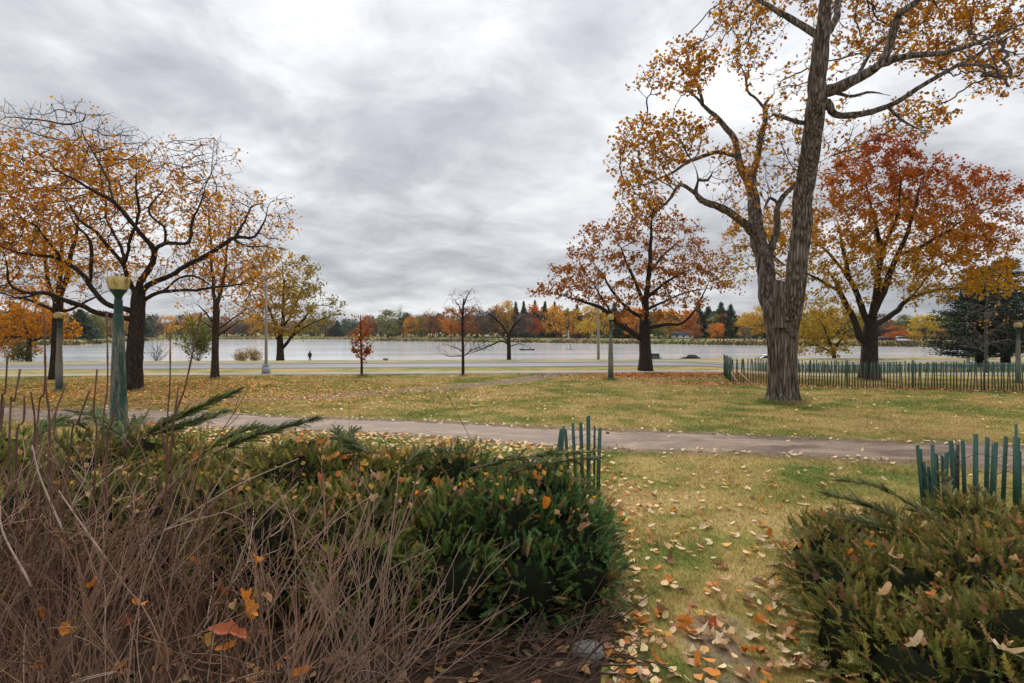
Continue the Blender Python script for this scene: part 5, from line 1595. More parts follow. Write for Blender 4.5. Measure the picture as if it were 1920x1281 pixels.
def hedge(name, label, blobs, n, colfn, seed, size=(0.10, 0.19), lean=(0, 0, 0.35)):
    rng = np.random.default_rng(seed)
    B = np.asarray(blobs, float)       # x, y, z, rx, ry, rz
    root = thing(name, label, 'hedge', (float(B[:, 0].mean()), float(B[:, 1].mean()), 0.0))
    base = np.array(root.location)
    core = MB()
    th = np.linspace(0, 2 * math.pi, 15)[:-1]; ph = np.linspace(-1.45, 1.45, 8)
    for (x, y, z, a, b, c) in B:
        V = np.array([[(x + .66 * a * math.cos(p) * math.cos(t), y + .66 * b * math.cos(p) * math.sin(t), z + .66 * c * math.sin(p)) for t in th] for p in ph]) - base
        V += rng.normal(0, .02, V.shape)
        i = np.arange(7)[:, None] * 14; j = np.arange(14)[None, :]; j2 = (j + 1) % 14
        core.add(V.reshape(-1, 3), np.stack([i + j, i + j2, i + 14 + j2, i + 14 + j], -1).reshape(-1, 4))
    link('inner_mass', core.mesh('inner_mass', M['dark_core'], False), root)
    area = B[:, 3] * B[:, 4]
    pick = rng.choice(len(B), n * 2, p=area / area.sum())
    g = rng.normal(0, 1, (n * 2, 3)); g /= np.linalg.norm(g, axis=1)[:, None]
    f = rng.uniform(0.74, 1.04, (n * 2, 1))
    q_ = B[pick, :3] + g * B[pick, 3:]
    tuft = np.sin(q_[:, 0] * 15 + 1.3 * np.sin(q_[:, 2] * 9)) * np.sin(q_[:, 1] * 13 + q_[:, 0] * 3) * np.sin(q_[:, 2] * 14 + q_[:, 0] * 4 + 1)
    f = f * (1 + 0.17 * tuft[:, None])
    pts = B[pick, :3] + g * B[pick, 3:] * f
    nor = g / B[pick, 3:]; nor /= np.linalg.norm(nor, axis=1)[:, None]
    inside = np.zeros(len(pts), bool)
    for k, (x, y, z, a, b, c) in enumerate(B):
        e = ((pts[:, 0] - x) / a) ** 2 + ((pts[:, 1] - y) / b) ** 2 + ((pts[:, 2] - z) / c) ** 2
        inside |= (e < 0.52) & (pick != k)
    ok = (~inside) & (pts[:, 2] > 0.05) & ~((nor[:, 1] > 0.75) & (nor[:, 2] < 0.2))
    pts = pts[ok][:n]; nor = nor[ok][:n]
    mb = MB()
    cols = colfn(pts, rng)
    d = nor + np.asarray(lean) + rng.normal(0, 0.45, nor.shape)
    grp = rng.integers(0, 4, len(pts))
    for k in range(4):
        m = grp == k
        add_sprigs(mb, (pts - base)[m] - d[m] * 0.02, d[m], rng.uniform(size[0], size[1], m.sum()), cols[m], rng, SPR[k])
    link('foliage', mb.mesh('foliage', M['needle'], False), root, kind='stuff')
    return root, base

rb = np.random.default_rng(41)
LB = []
for X in np.arange(-6.2, 0.35, 0.55):
    for Y in (5.5, 6.2, 6.9):
        tz = 1.08 + 0.13 * sm(-1.2, -3.0, X) + rb.normal(0, .12) + (0.03 if Y > 6 else -0.04)
        rz_ = rb.uniform(.42, .55)
        if X > -1.2 and Y > 6.5:
            continue
        LB.append((X + rb.normal(0, .1), Y + rb.normal(0, .1), tz - rz_, rb.uniform(.5, .62), rb.uniform(.48, .6), rz_))
LB += [(0.35, 5.75, .62, .52, .60, .52), (0.50, 5.35, .50, .46, .46, .44), (0.52, 6.3, .58, .48, .52, .42), (0.0, 5.25, .58, .5, .42, .50), (-.6, 5.2, .5, .5, .4, .52), (-1.4, 5.1, .5, .55, .4, .52), (-2.3, 5.1, .55, .6, .4, .55), (0.2, 6.7, .55, .5, .5, .42), (-.7, 6.9, .55, .6, .5, .44), (0.55, 5.0, .34, .44, .36, .36), (0.1, 4.85, .34, .46, .36, .40), (-.5, 4.8, .36, .5, .36, .42), (0.68, 5.5, .34, .40, .44, .38), (-1.2, 4.75, .4, .5, .36, .44), (0.78, 6.0, .4, .36, .44, .40)]
def left_cols(p, rng):
    n = len(p)
    t = np.clip(sm(0.3, -1.6, p[:, 0]) * 0.8 + rng.normal(0, .28, n), 0, 1)[:, None]
    c = (1 - t) * np.array([0.045, 0.098, 0.026]) + t * np.array([0.16, 0.15, 0.026])
    br = (rng.uniform(0, 1, n) < 0.10)[:, None]
    c = np.where(br, np.array([0.22, 0.12, 0.05]), c)
    return c * rng.uniform(0.4, 1.9, (n, 1))
HL, hlb = hedge('evergreen_hedge', 'long dark evergreen hedge left of the lawn gap, strewn with orange leaves', LB, 22500, left_cols, 42, (0.08, 0.16))
RBl = []
for X in np.arange(2.75, 7.2, 0.5):
    for Y in np.arange(3.5, 6.5, 0.55):
        edge = 2.35 + 0.28 * (Y - 3.5)
        if X < edge + .3:
            continue
        tz = 0.82 - 0.125 * (Y - 4.3) + rb.normal(0, .05) - 0.25 * (1 - sm(edge + .2, edge + .9, X)) 
        rz_ = rb.uniform(.38, .48)
        RBl.append((X + rb.normal(0, .09), Y + rb.normal(0, .09), tz - rz_, rb.uniform(.42, .55), rb.uniform(.42, .55), rz_))
RBl += [(2.45, 4.0, .32, .36, .45, .38), (2.62, 4.6, .36, .36, .45, .40), (2.85, 5.2, .40, .38, .42, .42), (2.5, 3.5, .32, .38, .42, .36), (2.9, 3.6, .4, .4, .4, .42)]
def right_cols(p, rng):
    n = len(p)
    t = np.clip(rng.beta(1.4, 1.6, n) , 0, 1)[:, None]
    c = (1 - t) * np.array([0.065, 0.095, 0.02]) + t * np.array([0.23, 0.185, 0.04])
    br = (rng.uniform(0, 1, n) < 0.18)[:, None]
    c = np.where(br, np.array([0.26, 0.14, 0.06]), c)
    return c * rng.uniform(0.4, 1.9, (n, 1))
HR, hrb = hedge('evergreen_hedge', 'olive-brown evergreen hedge at lower right in front of the ragged slat fence', RBl, 23000, right_cols, 43, (0.075, 0.15), (-0.25, -0.1, 0.35))

# feathery branches reaching out of the hedge tops
def spray_branch(root, base, pts_px, d, n, seed, r0=.012, col_=(0.075, 0.092, 0.022), size=(.13, .22), dz=0.25):
    rng = np.random.default_rng(seed)
    n = int(n * 2.2)
    pts = np.array([P(px, py, d + dz * k) for k, (px, py) in enumerate(pts_px)])
    c = catmull(pts, .05)
    mb = MB(); mb.tube(c - base, np.linspace(r0, .003, len(c)), 5)
    t = rng.uniform(0.12, 1, n)
    ii = np.clip((t * (len(c) - 1)).astype(int), 0, len(c) - 2)
    p = c[ii]; tan = c[ii + 1] - c[ii]; tan /= np.linalg.norm(tan, axis=1)[:, None]
    sd_ = np.cross(tan, np.array([0, 0, 1.0])); sd_ /= np.linalg.norm(sd_, axis=1)[:, None] + 1e-9
    sgn = rng.choice([-1, 1], n)[:, None]
    dr = tan * 0.9 + sd_ * sgn * rng.uniform(.1, .8, (n, 1)) + np.array([0, 0, .25]) * rng.normal(.4, 1, (n, 1))
    cols = np.asarray(col_) * rng.uniform(.5, 1.6, (n, 1))
    g = rng.integers(0, 3, n)
    for k in range(3):
        m = g == k
        add_sprigs(mb, (p - base)[m], dr[m], rng.uniform(size[0], size[1], m.sum()) * (1.15 - .5 * t[m]), cols[m], rng, JUN[k], 1)
    link('spray', mb.mesh('spray', [M['dead_branch'], M['needle']], False), root)
for k, (pp, d, n) in enumerate([([(250, 830), (320, 790), (390, 758), (450, 733)], 6.0, 95), ([(285, 815), (340, 800), (390, 785), (425, 770)], 6.2, 60), ([(400, 850), (470, 820), (540, 800), (598, 784)], 6.0, 90), ([(380, 850), (440, 815), (480, 802), (525, 806)], 6.3, 60),
                               ([(690, 850), (660, 835), (640, 822), (628, 805)], 6.1, 45), ([(690, 850), (665, 830), (655, 812), (672, 806)], 6.1, 40), ([(700, 850), (660, 840), (630, 832), (598, 825)], 6.1, 40), ([(250, 840), (210, 800), (180, 785), (135, 770)], 5.9, 55), ([(200, 830), (205, 800), (190, 780), (175, 768)], 6.0, 40),
                               ([(230, 840), (240, 805), (255, 792), (268, 786)], 6.0, 36), ([(880, 880), (960, 862), (1040, 852), (1110, 848)], 5.6, 60), ([(960, 885), (1020, 872), (1080, 862), (1125, 860)], 5.6, 50), ([(500, 850), (560, 832), (620, 826), (655, 818)], 6.2, 50), ([(760, 870), (790, 850), (830, 845), (862, 850)], 6.0, 50),
                               ([(60, 830), (90, 800), (120, 790), (160, 800)], 5.7, 40)]):
    spray_branch(HL, hlb, pp, d, n, 300 + k)
for k, (pp, d, n) in enumerate([([(1760, 1010), (1680, 970), (1600, 940), (1545, 925)], 5.6, 60), ([(1790, 1000), (1730, 960), (1650, 915), (1570, 900)], 5.9, 40), ([(1840, 1000), (1790, 950), (1776, 915), (1770, 890)], 6.4, 40), ([(1720, 1010), (1640, 985), (1570, 968), (1510, 975)], 5.3, 60),
                               ([(1900, 1000), (1880, 960), (1860, 935), (1830, 915)], 6.2, 35), ([(1700, 1040), (1620, 1020), (1550, 1010), (1495, 1000)], 5.0, 60), ([(1650, 1100), (1570, 1060), (1510, 1040), (1485, 1050)], 4.6, 60)]):
    spray_branch(HR, hrb, pp, d, n, 340 + k, col_=(0.11, 0.11, 0.035))

# ------------------------------------------------------------------ dry shrubs
def stem_tubes(mb, base, direction, length, r0, rng, fork=3, curve=0.12, level=0, mat=0, tone=None):
    n = 7
    if tone is None:
        g = rng.uniform(0, 1)
        tone = (np.array([0.082, 0.037, 0.021]) * (1 - g) + np.array([0.29, 0.17, 0.113]) * g) * rng.uniform(.45, 1.2)
        if rng.uniform() < .05:
            tone = np.array([.36, .26, .19])
    d = np.asarray(direction, float); d /= np.linalg.norm(d)
    bend = rng.normal(0, curve, 3)
    pts = [np.asarray(base, float)]
    for k in range(n):
        d = d + bend / n + rng.normal(0, .065, 3) + np.array([0, 0, .03])
        d /= np.linalg.norm(d)
        pts.append(pts[-1] + d * length / n)
    pts = np.array(pts)
    mb.tube(pts, np.linspace(r0, r0 * .42, n + 1), 4 if level == 0 else 3, mat, np.clip(tone * (1 + .18 * level), 0, .6), cap=False)
    if level < 2:
        for q in range(fork):
            k = rng.integers(2 if level == 0 else 1, n)
            tan = pts[k + 1] - pts[k]; tan /= np.linalg.norm(tan)
            side = np.cross(tan, rng.normal(0, 1, 3)); side /= np.linalg.norm(side)
            dd = tan + side * rng.uniform(.35, .8)
            stem_tubes(mb, pts[k], dd, length * rng.uniform(.32, .6) * (1 - .45 * k / n), r0 * .62, rng, 2 if level == 0 else 0, curve, level + 1, mat, tone)
    return pts

def dry_shrub():
    rng = np.random.default_rng(71)
    root = thing('dry_shrub', 'dense leafless shrub of thin brown stems filling the lower left corner', 'shrub', (-2.0, 3.2, 0.0))
    base = np.array(root.location)
    mb = MB()
    for k in range(300):
        X = rng.uniform(-4.0, -0.55); d = rng.uniform(2.25, 4.3)
        px = CX + F * X / d
        if px > 560 or px < -420:
            continue
        top = np.interp(px, [-300, 0, 250, 450, 600, 700], [800, 835, 855, 900, 985, 1120])
        zt = CAMZ - (top - HY) / F * d
        L = max(.5, zt) * rng.uniform(.72, 1.06)
        ln = np.array([rng.normal(.06, .26) + 0.05 * sm(250, 600, px), rng.normal(.02, .22), 1.0])
        stem_tubes(mb, np.array([X, d, -.02]) - base, ln, L, rng.uniform(.0034, .0078), rng, rng.integers(4, 7), .4)
    link('stem_thicket', mb.mesh('stem_thicket', M['stem'], False), root, kind='stuff')
    # arching stems across the gap towards the hedge, picked out one by one
    for (b, t, dd) in (((560, 1281), (700, 1080), 3.3), ((540, 1200), (690, 940), 3.4), ((500, 1150), (640, 950), 3.5), ((430, 1100), (560, 905), 3.4), ((330, 1050), (460, 830), 3.5), ((300, 1000), (560, 860), 3.6), ((120, 1000), (60, 835), 3.0), ((60, 1100), (0, 940), 2.6), ((200, 1050), (110, 920), 3.0)):
        p0 = P(*b, dd); p1 = P(*t, dd + .15)
        mid = (p0 + p1) / 2 + np.array([rng.normal(0, .04), 0, .05])
        c = catmull(np.array([p0, mid, p1]), .06)
        mb = MB(); mb.tube(c - base, np.linspace(.0065, .003, len(c)), 5, 0, np.array([.34, .24, .18])); link('stem', mb.mesh('stem', M['stem']), root)
dry_shrub()

def low_shrub():
    rng = np.random.default_rng(72)
    root = thing('dry_shrub', 'small pale twiggy shrub in front of the hedge above the bottom edge', 'shrub', (-0.9, 3.6, 0.0))
    base = np.array(root.location)
    tips = [(870, 965), (885, 1080), (795, 935), (850, 900), (705, 965), (640, 1010), (760, 1010), (820, 1050), (900, 1120), (740, 940), (690, 1060), (660, 940), (780, 1090), (850, 1000), (610, 1100), (910, 1030)]
    for k in range(46):
        t = tips[k % len(tips)]
        tx = t[0] + rng.normal(0, 45); ty = t[1] + abs(rng.normal(0, 45))
        d = rng.uniform(3.3, 4.0)
        p1 = P(tx, ty, d); b = np.array([-1.05 + rng.normal(0, .22), d + rng.normal(.1, .12), -.02])
        L = np.linalg.norm(p1 - b)
        mb = MB()
        v_ = (p1 - b) / L + np.array([-.18, 0, -.1])
        stem_tubes(mb, b - base, v_, L, rng.uniform(.004, .0065), rng, rng.integers(1, 4), .25)
        link('stem', mb.mesh('stem', M['pale_stem'], False), root)
M['pale_stem'] = plain('pale_stem', (0.30, 0.20, 0.145), 0.8, 0.35, 9.0, 0.3)
low_shrub()

def canes():
    rng = np.random.default_rng(73)
    root = thing('cane_plant', 'tall bare reddish canes rising above the dry shrub on the left', 'plant', (-2.6, 3.7, 0.0))
    base = np.array(root.location)
    L = [((14, 668), (0, 790)), ((38, 692), (18, 800)), ((85, 668), (70, 800)), ((83, 592), (94, 850)), ((200, 587), (193, 850)), ((182, 693), (180, 850)), ((319, 622), (313, 830)), ((377, 587), (318, 850)), ((124, 718), (92, 850)), ((168, 732), (130, 850)),
         ((335, 725), (322, 830)), ((46, 742), (30, 860)), ((222, 745), (200, 860)), ((105, 770), (80, 880)), ((58, 735), (60, 860)), ((300, 790), (322, 900)), ((8, 745), (-5, 860))]
    for k, (t, m) in enumerate(L):
        d = rng.uniform(3.4, 4.2)
        p1 = P(*t, d); pm = P(*m, d + rng.normal(0, .05))
        g = np.array([pm[0] + (pm[0] - p1[0]) * .5 + rng.normal(0, .05), d, -.02])
        c = catmull(np.array([g, pm, (pm + p1) / 2 + rng.normal(0, .015, 3), p1]), .07)
        rr = np.linspace(.0085, .0048, len(c))
        rr[::5] *= 1.35
        rr[-1] *= 1.3
        mb = MB(); mb.tube(c - base, rr, 6); link('cane', mb.mesh('cane', M['cane']), root)
canes()
for k, (pts, d, r_, lab) in enumerate((([(832, 728), (852, 765), (878, 815), (903, 862)], 6.3, .0042, 'thin dark stalk leaning over the dirt path from the left hedge'), ([(655, 748), (655, 790), (657, 830)], 6.4, .0025, 'very fine upright stalk above the left hedge'))):
    q = np.array([P(a, b, d) for a, b in pts]); q = np.vstack([q, [q[-1][0] + .05, d, 0.4]])
    c = catmull(q, .06); b0 = np.array([c[-1][0], d, 0.4])
    mb = MB(); mb.tube(c - b0, np.linspace(r_ * .6, r_, len(c)), 5)
    link('stalk', mb.mesh('stalk', M['cane']), None, tuple(b0), label=lab, category='stalk')

def brush_pile():
    rng = np.random.default_rng(74)
    root = thing('dead_branch_pile', 'brown dead branches fanning out at the foot of the left hedge', 'branches', (0.3, 4.6, 0.0))
    base = np.array(root.location)
    for k in range(260):
        b = np.array([rng.uniform(-1.1, .75), rng.uniform(3.8, 5.1), rng.uniform(.0, .18)])
        v_ = np.array([rng.normal(.75, .4), rng.normal(-.2, .4), rng.uniform(.02, .5)])
        mb = MB()
        stem_tubes(mb, b - base, v_, rng.uniform(.25, .6), rng.uniform(.004, .010), rng, rng.integers(0, 3), .5)
        link('branch', mb.mesh('branch', M['dead_branch'], False), root)
brush_pile()

def stone(label, px, py, size, seed):
    rng = np.random.default_rng(seed)
    d = CAMZ * F / (py - HY); x = (px - CX) / F * d
    th = np.linspace(0, 2 * math.pi, 19)[:-1]; ph = np.linspace(-1.5, 1.5, 10)
    k = rng.normal(0, 1, (5, 3))
    V = []
    for p in ph:
        for t in th:
            u_ = np.array([math.cos(p) * math.cos(t), math.cos(p) * math.sin(t), math.sin(p)])
            r_ = 1 + .10 * sum(math.sin(2.2 * np.dot(q, u_)) for q in k) * .5
            V.append(u_ * r_ * np.asarray(size))
    i = np.arange(9)[:, None] * 18; j = np.arange(18)[None, :]; j2 = (j + 1) % 18
    mb = MB(); mb.add(V, np.stack([i + j, i + j2, i + 18 + j2, i + 18 + j], -1).reshape(-1, 4))
    link('stone', mb.mesh('stone', M['stone']), None, (x, d, size[2] * .45), label=label, category='stone')
stone('grey stone half hidden at the foot of the left hedge by the bottom edge', 1105, 1235, (.13, .10, .09), 5)
stone('small flat dark stone on the bare soil between the hedges', 1262, 1225, (.045, .035, .018), 6)

# ------------------------------------------------------------------ bank shrubs
def bank_shrub(label, px, d, wpx, top_py, stops, leafn, seed, leaf=.16, gz=-1.65, sparse=False):
    rng = np.random.default_rng(seed)
    sc_ = d / F; x = (px - CX) * sc_
    root = thing('bank_shrub', label, 'shrub', (x, d, gz))
    hgt = CAMZ - (top_py - HY) * sc_ - gz
    mb = MB()
    tips = []
    for k in range(26):
        v_ = np.array([rng.normal(0, .45) * wpx * sc_ / hgt, rng.normal(0, .4), 1.0])
        pts = stem_tubes(mb, np.array([rng.normal(0, .1), rng.normal(0, .1), 0]), v_, hgt * rng.uniform(.6, 1.05), .022, rng, 3, .3)
        tips.append(pts[3:])
    link('stem_cluster', mb.mesh('stem_cluster', M['twig'], False), root)
    tips = np.vstack(tips)
    if leafn:
        mb = MB()
        c = tips[rng.integers(0, len(tips), leafn)] + rng.normal(0, .28, (leafn, 3))
        add_leaves(mb, c, leaf, pal(stops, rng, leafn, .2), rng, 0)
        link('foliage', mb.mesh('foliage', M['leaf'], False), root, kind='stuff')
bank_shrub('leafy green and yellow shrub on the lake bank left of the slim tree', 372, 80, 70, 585, [(0.30, 0.25, 0.03), (0.10, 0.13, 0.025), (0.07, 0.11, 0.025)], 2600, 81, .24)
bank_shrub('spiky little bare shrub on the lake bank right of the near lamp', 293, 80, 30, 640, [], 0, 82)
bank_shrub('sparse pale yellow shrub left of the steel street light', 452, 80, 36, 655, [(0.5, 0.36, 0.12), (0.48, 0.27, 0.05)], 700, 83, .16)
bank_shrub('low golden shrub just right of the pale yellow one', 478, 80, 26, 652, [(0.5, 0.34, 0.06), (0.5, 0.30, 0.05)], 600, 84, .16)
bank_shrub('low dark green shrub on the bank at the far left', 35, 80, 60, 640, [(0.07, 0.08, 0.025), (0.16, 0.14, 0.03)], 900, 85, .2)

# ------------------------------------------------------------------ lawn
def in_hedge(x, y):
    a = (x > -7.5) & (x < 0.75) & (y < 6.9) & (y > 1)
    e = 2.5 + 0.28 * (y - 3.5)
    b = (x > e) & (y < 6.4)
    return a | b

def grass():
    rng = np.random.default_rng(91)
    n = 620000
    d = 3.9 + (36.3 - 3.9) * rng.uniform(0, 1, n) ** 1.7
    px = rng.uniform(-90, 2010, n)
    x = (px - CX) / F * d; y = d
    ok = road_s(x, y) < 36.3
    ok &= ~in_hedge(x, y)
    dp = np.abs(y - path_y(x))
    ok &= dp > 0.88 + 0.3 * np.abs(np.sin(x * 1.7 + y)) * rng.uniform(0, 1, n)
    ok &= ~((dp < 1.5) & (rng.uniform(0, 1, n) < .5 + .4 * np.sin(x * 2.9) * np.sin(x * 1.1 + y)))
    td = seg_dist(x, y, TRACK)
    ok &= ~((td < 0.9) & (rng.uniform(0, 1, n) < .8))
    sd_ = seg_dist(x, y, np.array([(1.45, 3.4), (1.62, 4.5), (1.72, 4.9)]))
    ok &= ~((sd_ < .3) & (rng.uniform(0, 1, n) < .6))
    x = x[ok]; y = y[ok]; n = len(x)
    z = H(x, y)
    # longer unmown grass round trunks and posts
    ex = []
    for (cx_, cy_, r_, m_) in ((9.88, 20.8, .62, 1500), (-16.8, 25.2, .46, 600), (-17.6, 32, .3, 300), (-16.7, 32, .3, 300), (9.1, 39 * .93, .5, 10), (-7.26, 10.5, .26, 400), (5.4, 31.2, .24, 260), (-19.6, 24.7, .24, 260), (-8.8, 33.5, .12, 200), (-2.9, 34, .12, 200), (22.6, 36, .6, 500)):
        a_ = rng.uniform(0, 6.28, m_); q_ = r_ + np.abs(rng.normal(0, .14, m_))
        ex.append(np.stack([cx_ + np.cos(a_) * q_, cy_ + np.sin(a_) * q_], -1))
    ex = np.vstack(ex); nex = len(ex)
    x = np.concatenate([x, ex[:, 0]]); y = np.concatenate([y, ex[:, 1]]); n = len(x); z = H(x, y)
    # tufts: height varies in patches
    pat = 0.5 + 0.5 * np.sin(x * 1.9 + 2.0 * np.sin(y * 1.1)) * np.sin(y * 2.3 + 1.3 * np.sin(x * .8))
    h = (0.022 + 0.030 * pat) * rng.uniform(.6, 1.5, n) * (1 + y * .012)
    h[-nex:] *= 2.6
    wd = 0.0022 * np.clip(y / 4.0, 1, 6)
    a = rng.uniform(0, 6.28, n)
    ln = rng.normal(0, .7, (n, 2)) * h[:, None]
    p0 = np.stack([x - np.cos(a) * wd, y - np.sin(a) * wd, z - .003], -1)
    p1 = np.stack([x + np.cos(a) * wd, y + np.sin(a) * wd, z - .003], -1)
    p2 = np.stack([x + ln[:, 0], y + ln[:, 1], z + h], -1)
    V = np.stack([p0, p1, p2], 1).reshape(-1, 3)
    v_ = rng.uniform(.75, 1.65, n)
    C = np.stack([v_ * rng.uniform(.9, 1.15, n), v_, v_ * rng.uniform(.8, 1.3, n)], -1)
    mb = MB(); mb.add(V, None, np.arange(n * 3).reshape(-1, 3), 0, np.repeat(C, 3, 0))
    link('lawn_grass', mb.mesh('lawn_grass', M['blade'], False), kind='stuff', label='short dry autumn grass of the park lawn', category='grass')
grass()

# ------------------------------------------------------------------ fallen leaves
TAN = (0.68, 0.44, 0.22); PALE = (0.74, 0.56, 0.34); LOR = (0.62, 0.22, 0.03); LYE = (0.60, 0.36, 0.06); LBR = (0.25, 0.12, 0.055); LRD = (0.40, 0.10, 0.035)
def litter():
    rng = np.random.default_rng(95)
    ang = np.arange(7) * 2 * math.pi / 7
    def zone(n, xs, ys, sx, sy, cl, size):
        return rng.normal(xs, sx, n), rng.normal(ys, sy, n), pal(cl, rng, n, .15), np.full(n, size)
    parts = [zone(4800, -17.5, 26, 5.5, 4.2, [LYE, LOR, (0.60, 0.29, 0.03), LOR, LBR], .065), zone(900, -6, 24, 4.0, 3.0, [LOR, LYE, TAN, LBR], .06), zone(2600, 9.5, 35.0, 3.5, 1.3, [LOR, LRD, (0.42, 0.2, 0.05)], .07),
             zone(900, 7.0, 32.5, 2.5, 1.2, [LOR, TAN], .06), zone(700, -12, 21.5, 6, 1.6, [LOR, LYE, LBR], .06)]
    n = 2600; s = rng.uniform(0, 1, n)
    fx = A[0] + (Cc[0] - A[0]) * s; fy = A[1] + (Cc[1] - A[1]) * s
    parts.append((fx + rng.normal(0, .3, n), fy - np.abs(rng.normal(.1, .55, n)) + .3, pal([LOR, TAN, LBR, LRD], rng, n, .15), np.full(n, .06)))
    n = 900
    parts.append((A[0] - 1.5 + rng.normal(0, 1.4, n), A[1] - .6 + rng.normal(0, .5, n), pal([LOR, LRD, TAN], rng, n, .15), np.full(n, .06)))
    n = 1800      # open lawn, both sides of the path
    d = rng.uniform(6.5, 34, n); px = rng.uniform(-50, 1970, n)
    parts.append(((px - CX) / F * d, d, pal([TAN, PALE, LYE, LBR], rng, n, .15), np.full(n, .055)))
    n = 1400      # strip between left hedge and path, path edges
    xx = rng.uniform(-9, 2, n); parts.append((xx, path_y(xx) - 1.2 - rng.exponential(1.6, n), pal([TAN, PALE, LYE, LOR], rng, n, .15), np.full(n, .06)))
    n = 500
    xx = rng.uniform(-14, 12, n); parts.append((xx, path_y(xx) + rng.choice([-1.15, 1.2], n) + rng.normal(0, .18, n), pal([TAN, PALE, PALE], rng, n, .12), np.full(n, .055)))
    n = 420       # gap between the hedges
    py = 880 + 420 * rng.uniform(0, 1, n); px = np.where(rng.uniform(0, 1, n) < .5, 1135 + np.abs(rng.normal(0, 70, n)), rng.uniform(1150, 1580, n))
    d = CAMZ * F / (py - HY)
    parts.append(((px - CX) / F * d, d, pal([TAN, PALE, LOR, LBR], rng, n, .15), rng.uniform(.03, .06, n)))
    n = 420       # under the hedges and shrubs
    parts.append((rng.uniform(-3.8, .9, n), rng.uniform(3.0, 5.0, n), pal([LBR, (0.3, 0.13, 0.04), (0.35, 0.2, 0.1), (0.12, 0.06, 0.03)], rng, n, .2), np.full(n, .05)))
    x = np.concatenate([p[0] for p in parts]); y = np.concatenate([p[1] for p in parts]); c = np.vstack([p[2] for p in parts]); s = np.concatenate([p[3] for p in parts])
    ok = (road_s(x, y) < 36.2) & (y > 2.5) & ~((np.abs(y - path_y(x)) < 1.0) & (rng.uniform(0, 1, len(x)) < .8))
    
    x, y, c, s = x[ok], y[ok], c[ok], s[ok]
    n = len(x)
    z = H(x, y) + .018 + rng.uniform(0, .03, n)
    rot = rng.uniform(0, 6.28, n); curl = rng.uniform(-.1, .55, n)
    tilt = rng.normal(0, .3, (n, 2))
    rr = rng.uniform(.55, 1.15, (n, 7))
    lx = rr * np.cos(ang)[None]; ly = rr * np.sin(ang)[None] * .72
    lz = curl[:, None] * lx ** 2 * .6 + tilt[:, :1] * lx + tilt[:, 1:] * ly
    X = (lx * np.cos(rot)[:, None] - ly * np.sin(rot)[:, None]) * s[:, None]; Y = (lx * np.sin(rot)[:, None] + ly * np.cos(rot)[:, None]) * s[:, None]
    V = np.stack([x[:, None] + X, y[:, None] + Y, z[:, None] + lz * s[:, None]], -1)
    V = np.concatenate([np.stack([x, y, z], -1)[:, None, :], V], 1)
    b = (np.arange(n) * 8)[:, None, None]
    T = b + np.array([[0, 1 + k, 1 + (k + 1) % 7] for k in range(7)])[None]
    mb = MB(); mb.add(V.reshape(-1, 3), None, T.reshape(-1, 3), 0, np.repeat(c, 8, 0))
    link('leaf_litter', mb.mesh('leaf_litter', M['litter'], False), kind='stuff', label='fallen autumn leaves scattered over the lawn and path', category='leaves')
litter()

def maple_leaf_mesh(seed):
    rng = np.random.default_rng(seed)
    out = [(-90, .16), (-62, .42), (-40, .62), (-22, .50), (-5, .80), (12, .95), (25, .60), (40, .50), (55, .72), (72, .98), (90, 1.12), (108, .98), (125, .72), (140, .50), (155, .60), (168, .95), (185, .80), (202, .50), (220, .62), (242, .42)]
    if seed % 2:
        out = [(a, 0.5 / math.sqrt((math.cos(R(a)) / 1.0) ** 2 + (math.sin(R(a)) / 2.1) ** 2) * (1.08 if q % 2 else .95)) for q, (a, _) in enumerate(out)]
    else:
        out = [(a, .35 * .75 + r_ * .65) for a, r_ in out]
    mid = []; rim = []
    for a, r_ in out:
        a = R(a + rng.normal(0, 3)); r_ = r_ * rng.uniform(.88, 1.1)
        rim.append((r_ * math.cos(a), r_ * math.sin(a))); mid.append((.42 * r_ * math.cos(a), .42 * r_ * math.sin(a)))
    sk = seed % 3
    fold = (rng.uniform(.2, .6), rng.uniform(1.2, 2.0), rng.uniform(.4, 1.0))[(sk + 1) % 3]; cup = (rng.uniform(1.0, 1.8), rng.uniform(-.2, .4), rng.uniform(-.6, .8))[(sk + 1) % 3]; tw = rng.uniform(-.4, .4); k = rng.uniform(0, 6.28, 3)
    def zf(x, y):
        return fold * abs(x) ** 1.3 * .55 + cup * (y - .2) ** 2 * .5 + tw * x * y + .05 * math.sin(5 * x + k[0]) + .05 * math.sin(6 * y + k[1])
    n = len(out)
    V = [(0, 0, zf(0, 0))] + [(x, y, zf(x, y)) for x, y in mid] + [(x, y, zf(x, y)) for x, y in rim]
    T = []; Q = []
    for q in range(n):
        q2 = (q + 1) % n
        T.append((0, 1 + q, 1 + q2)); Q.append((1 + q, 1 + n + q, 1 + n + q2, 1 + q2))
    V = np.array(V) + rng.normal(0, .035, (len(V), 3))
    V[:, 0] *= rng.uniform(.55, .95)
    mb = MB(); mb.add(V, Q, T)
    mb.tube([(0, -.1, zf(0, 0)), (.04, -.45, .05), (.1, -.85, .12)], [.018, .014, .016], 4)
    return mb.mesh('fallen_leaf', M['single_leaf'])
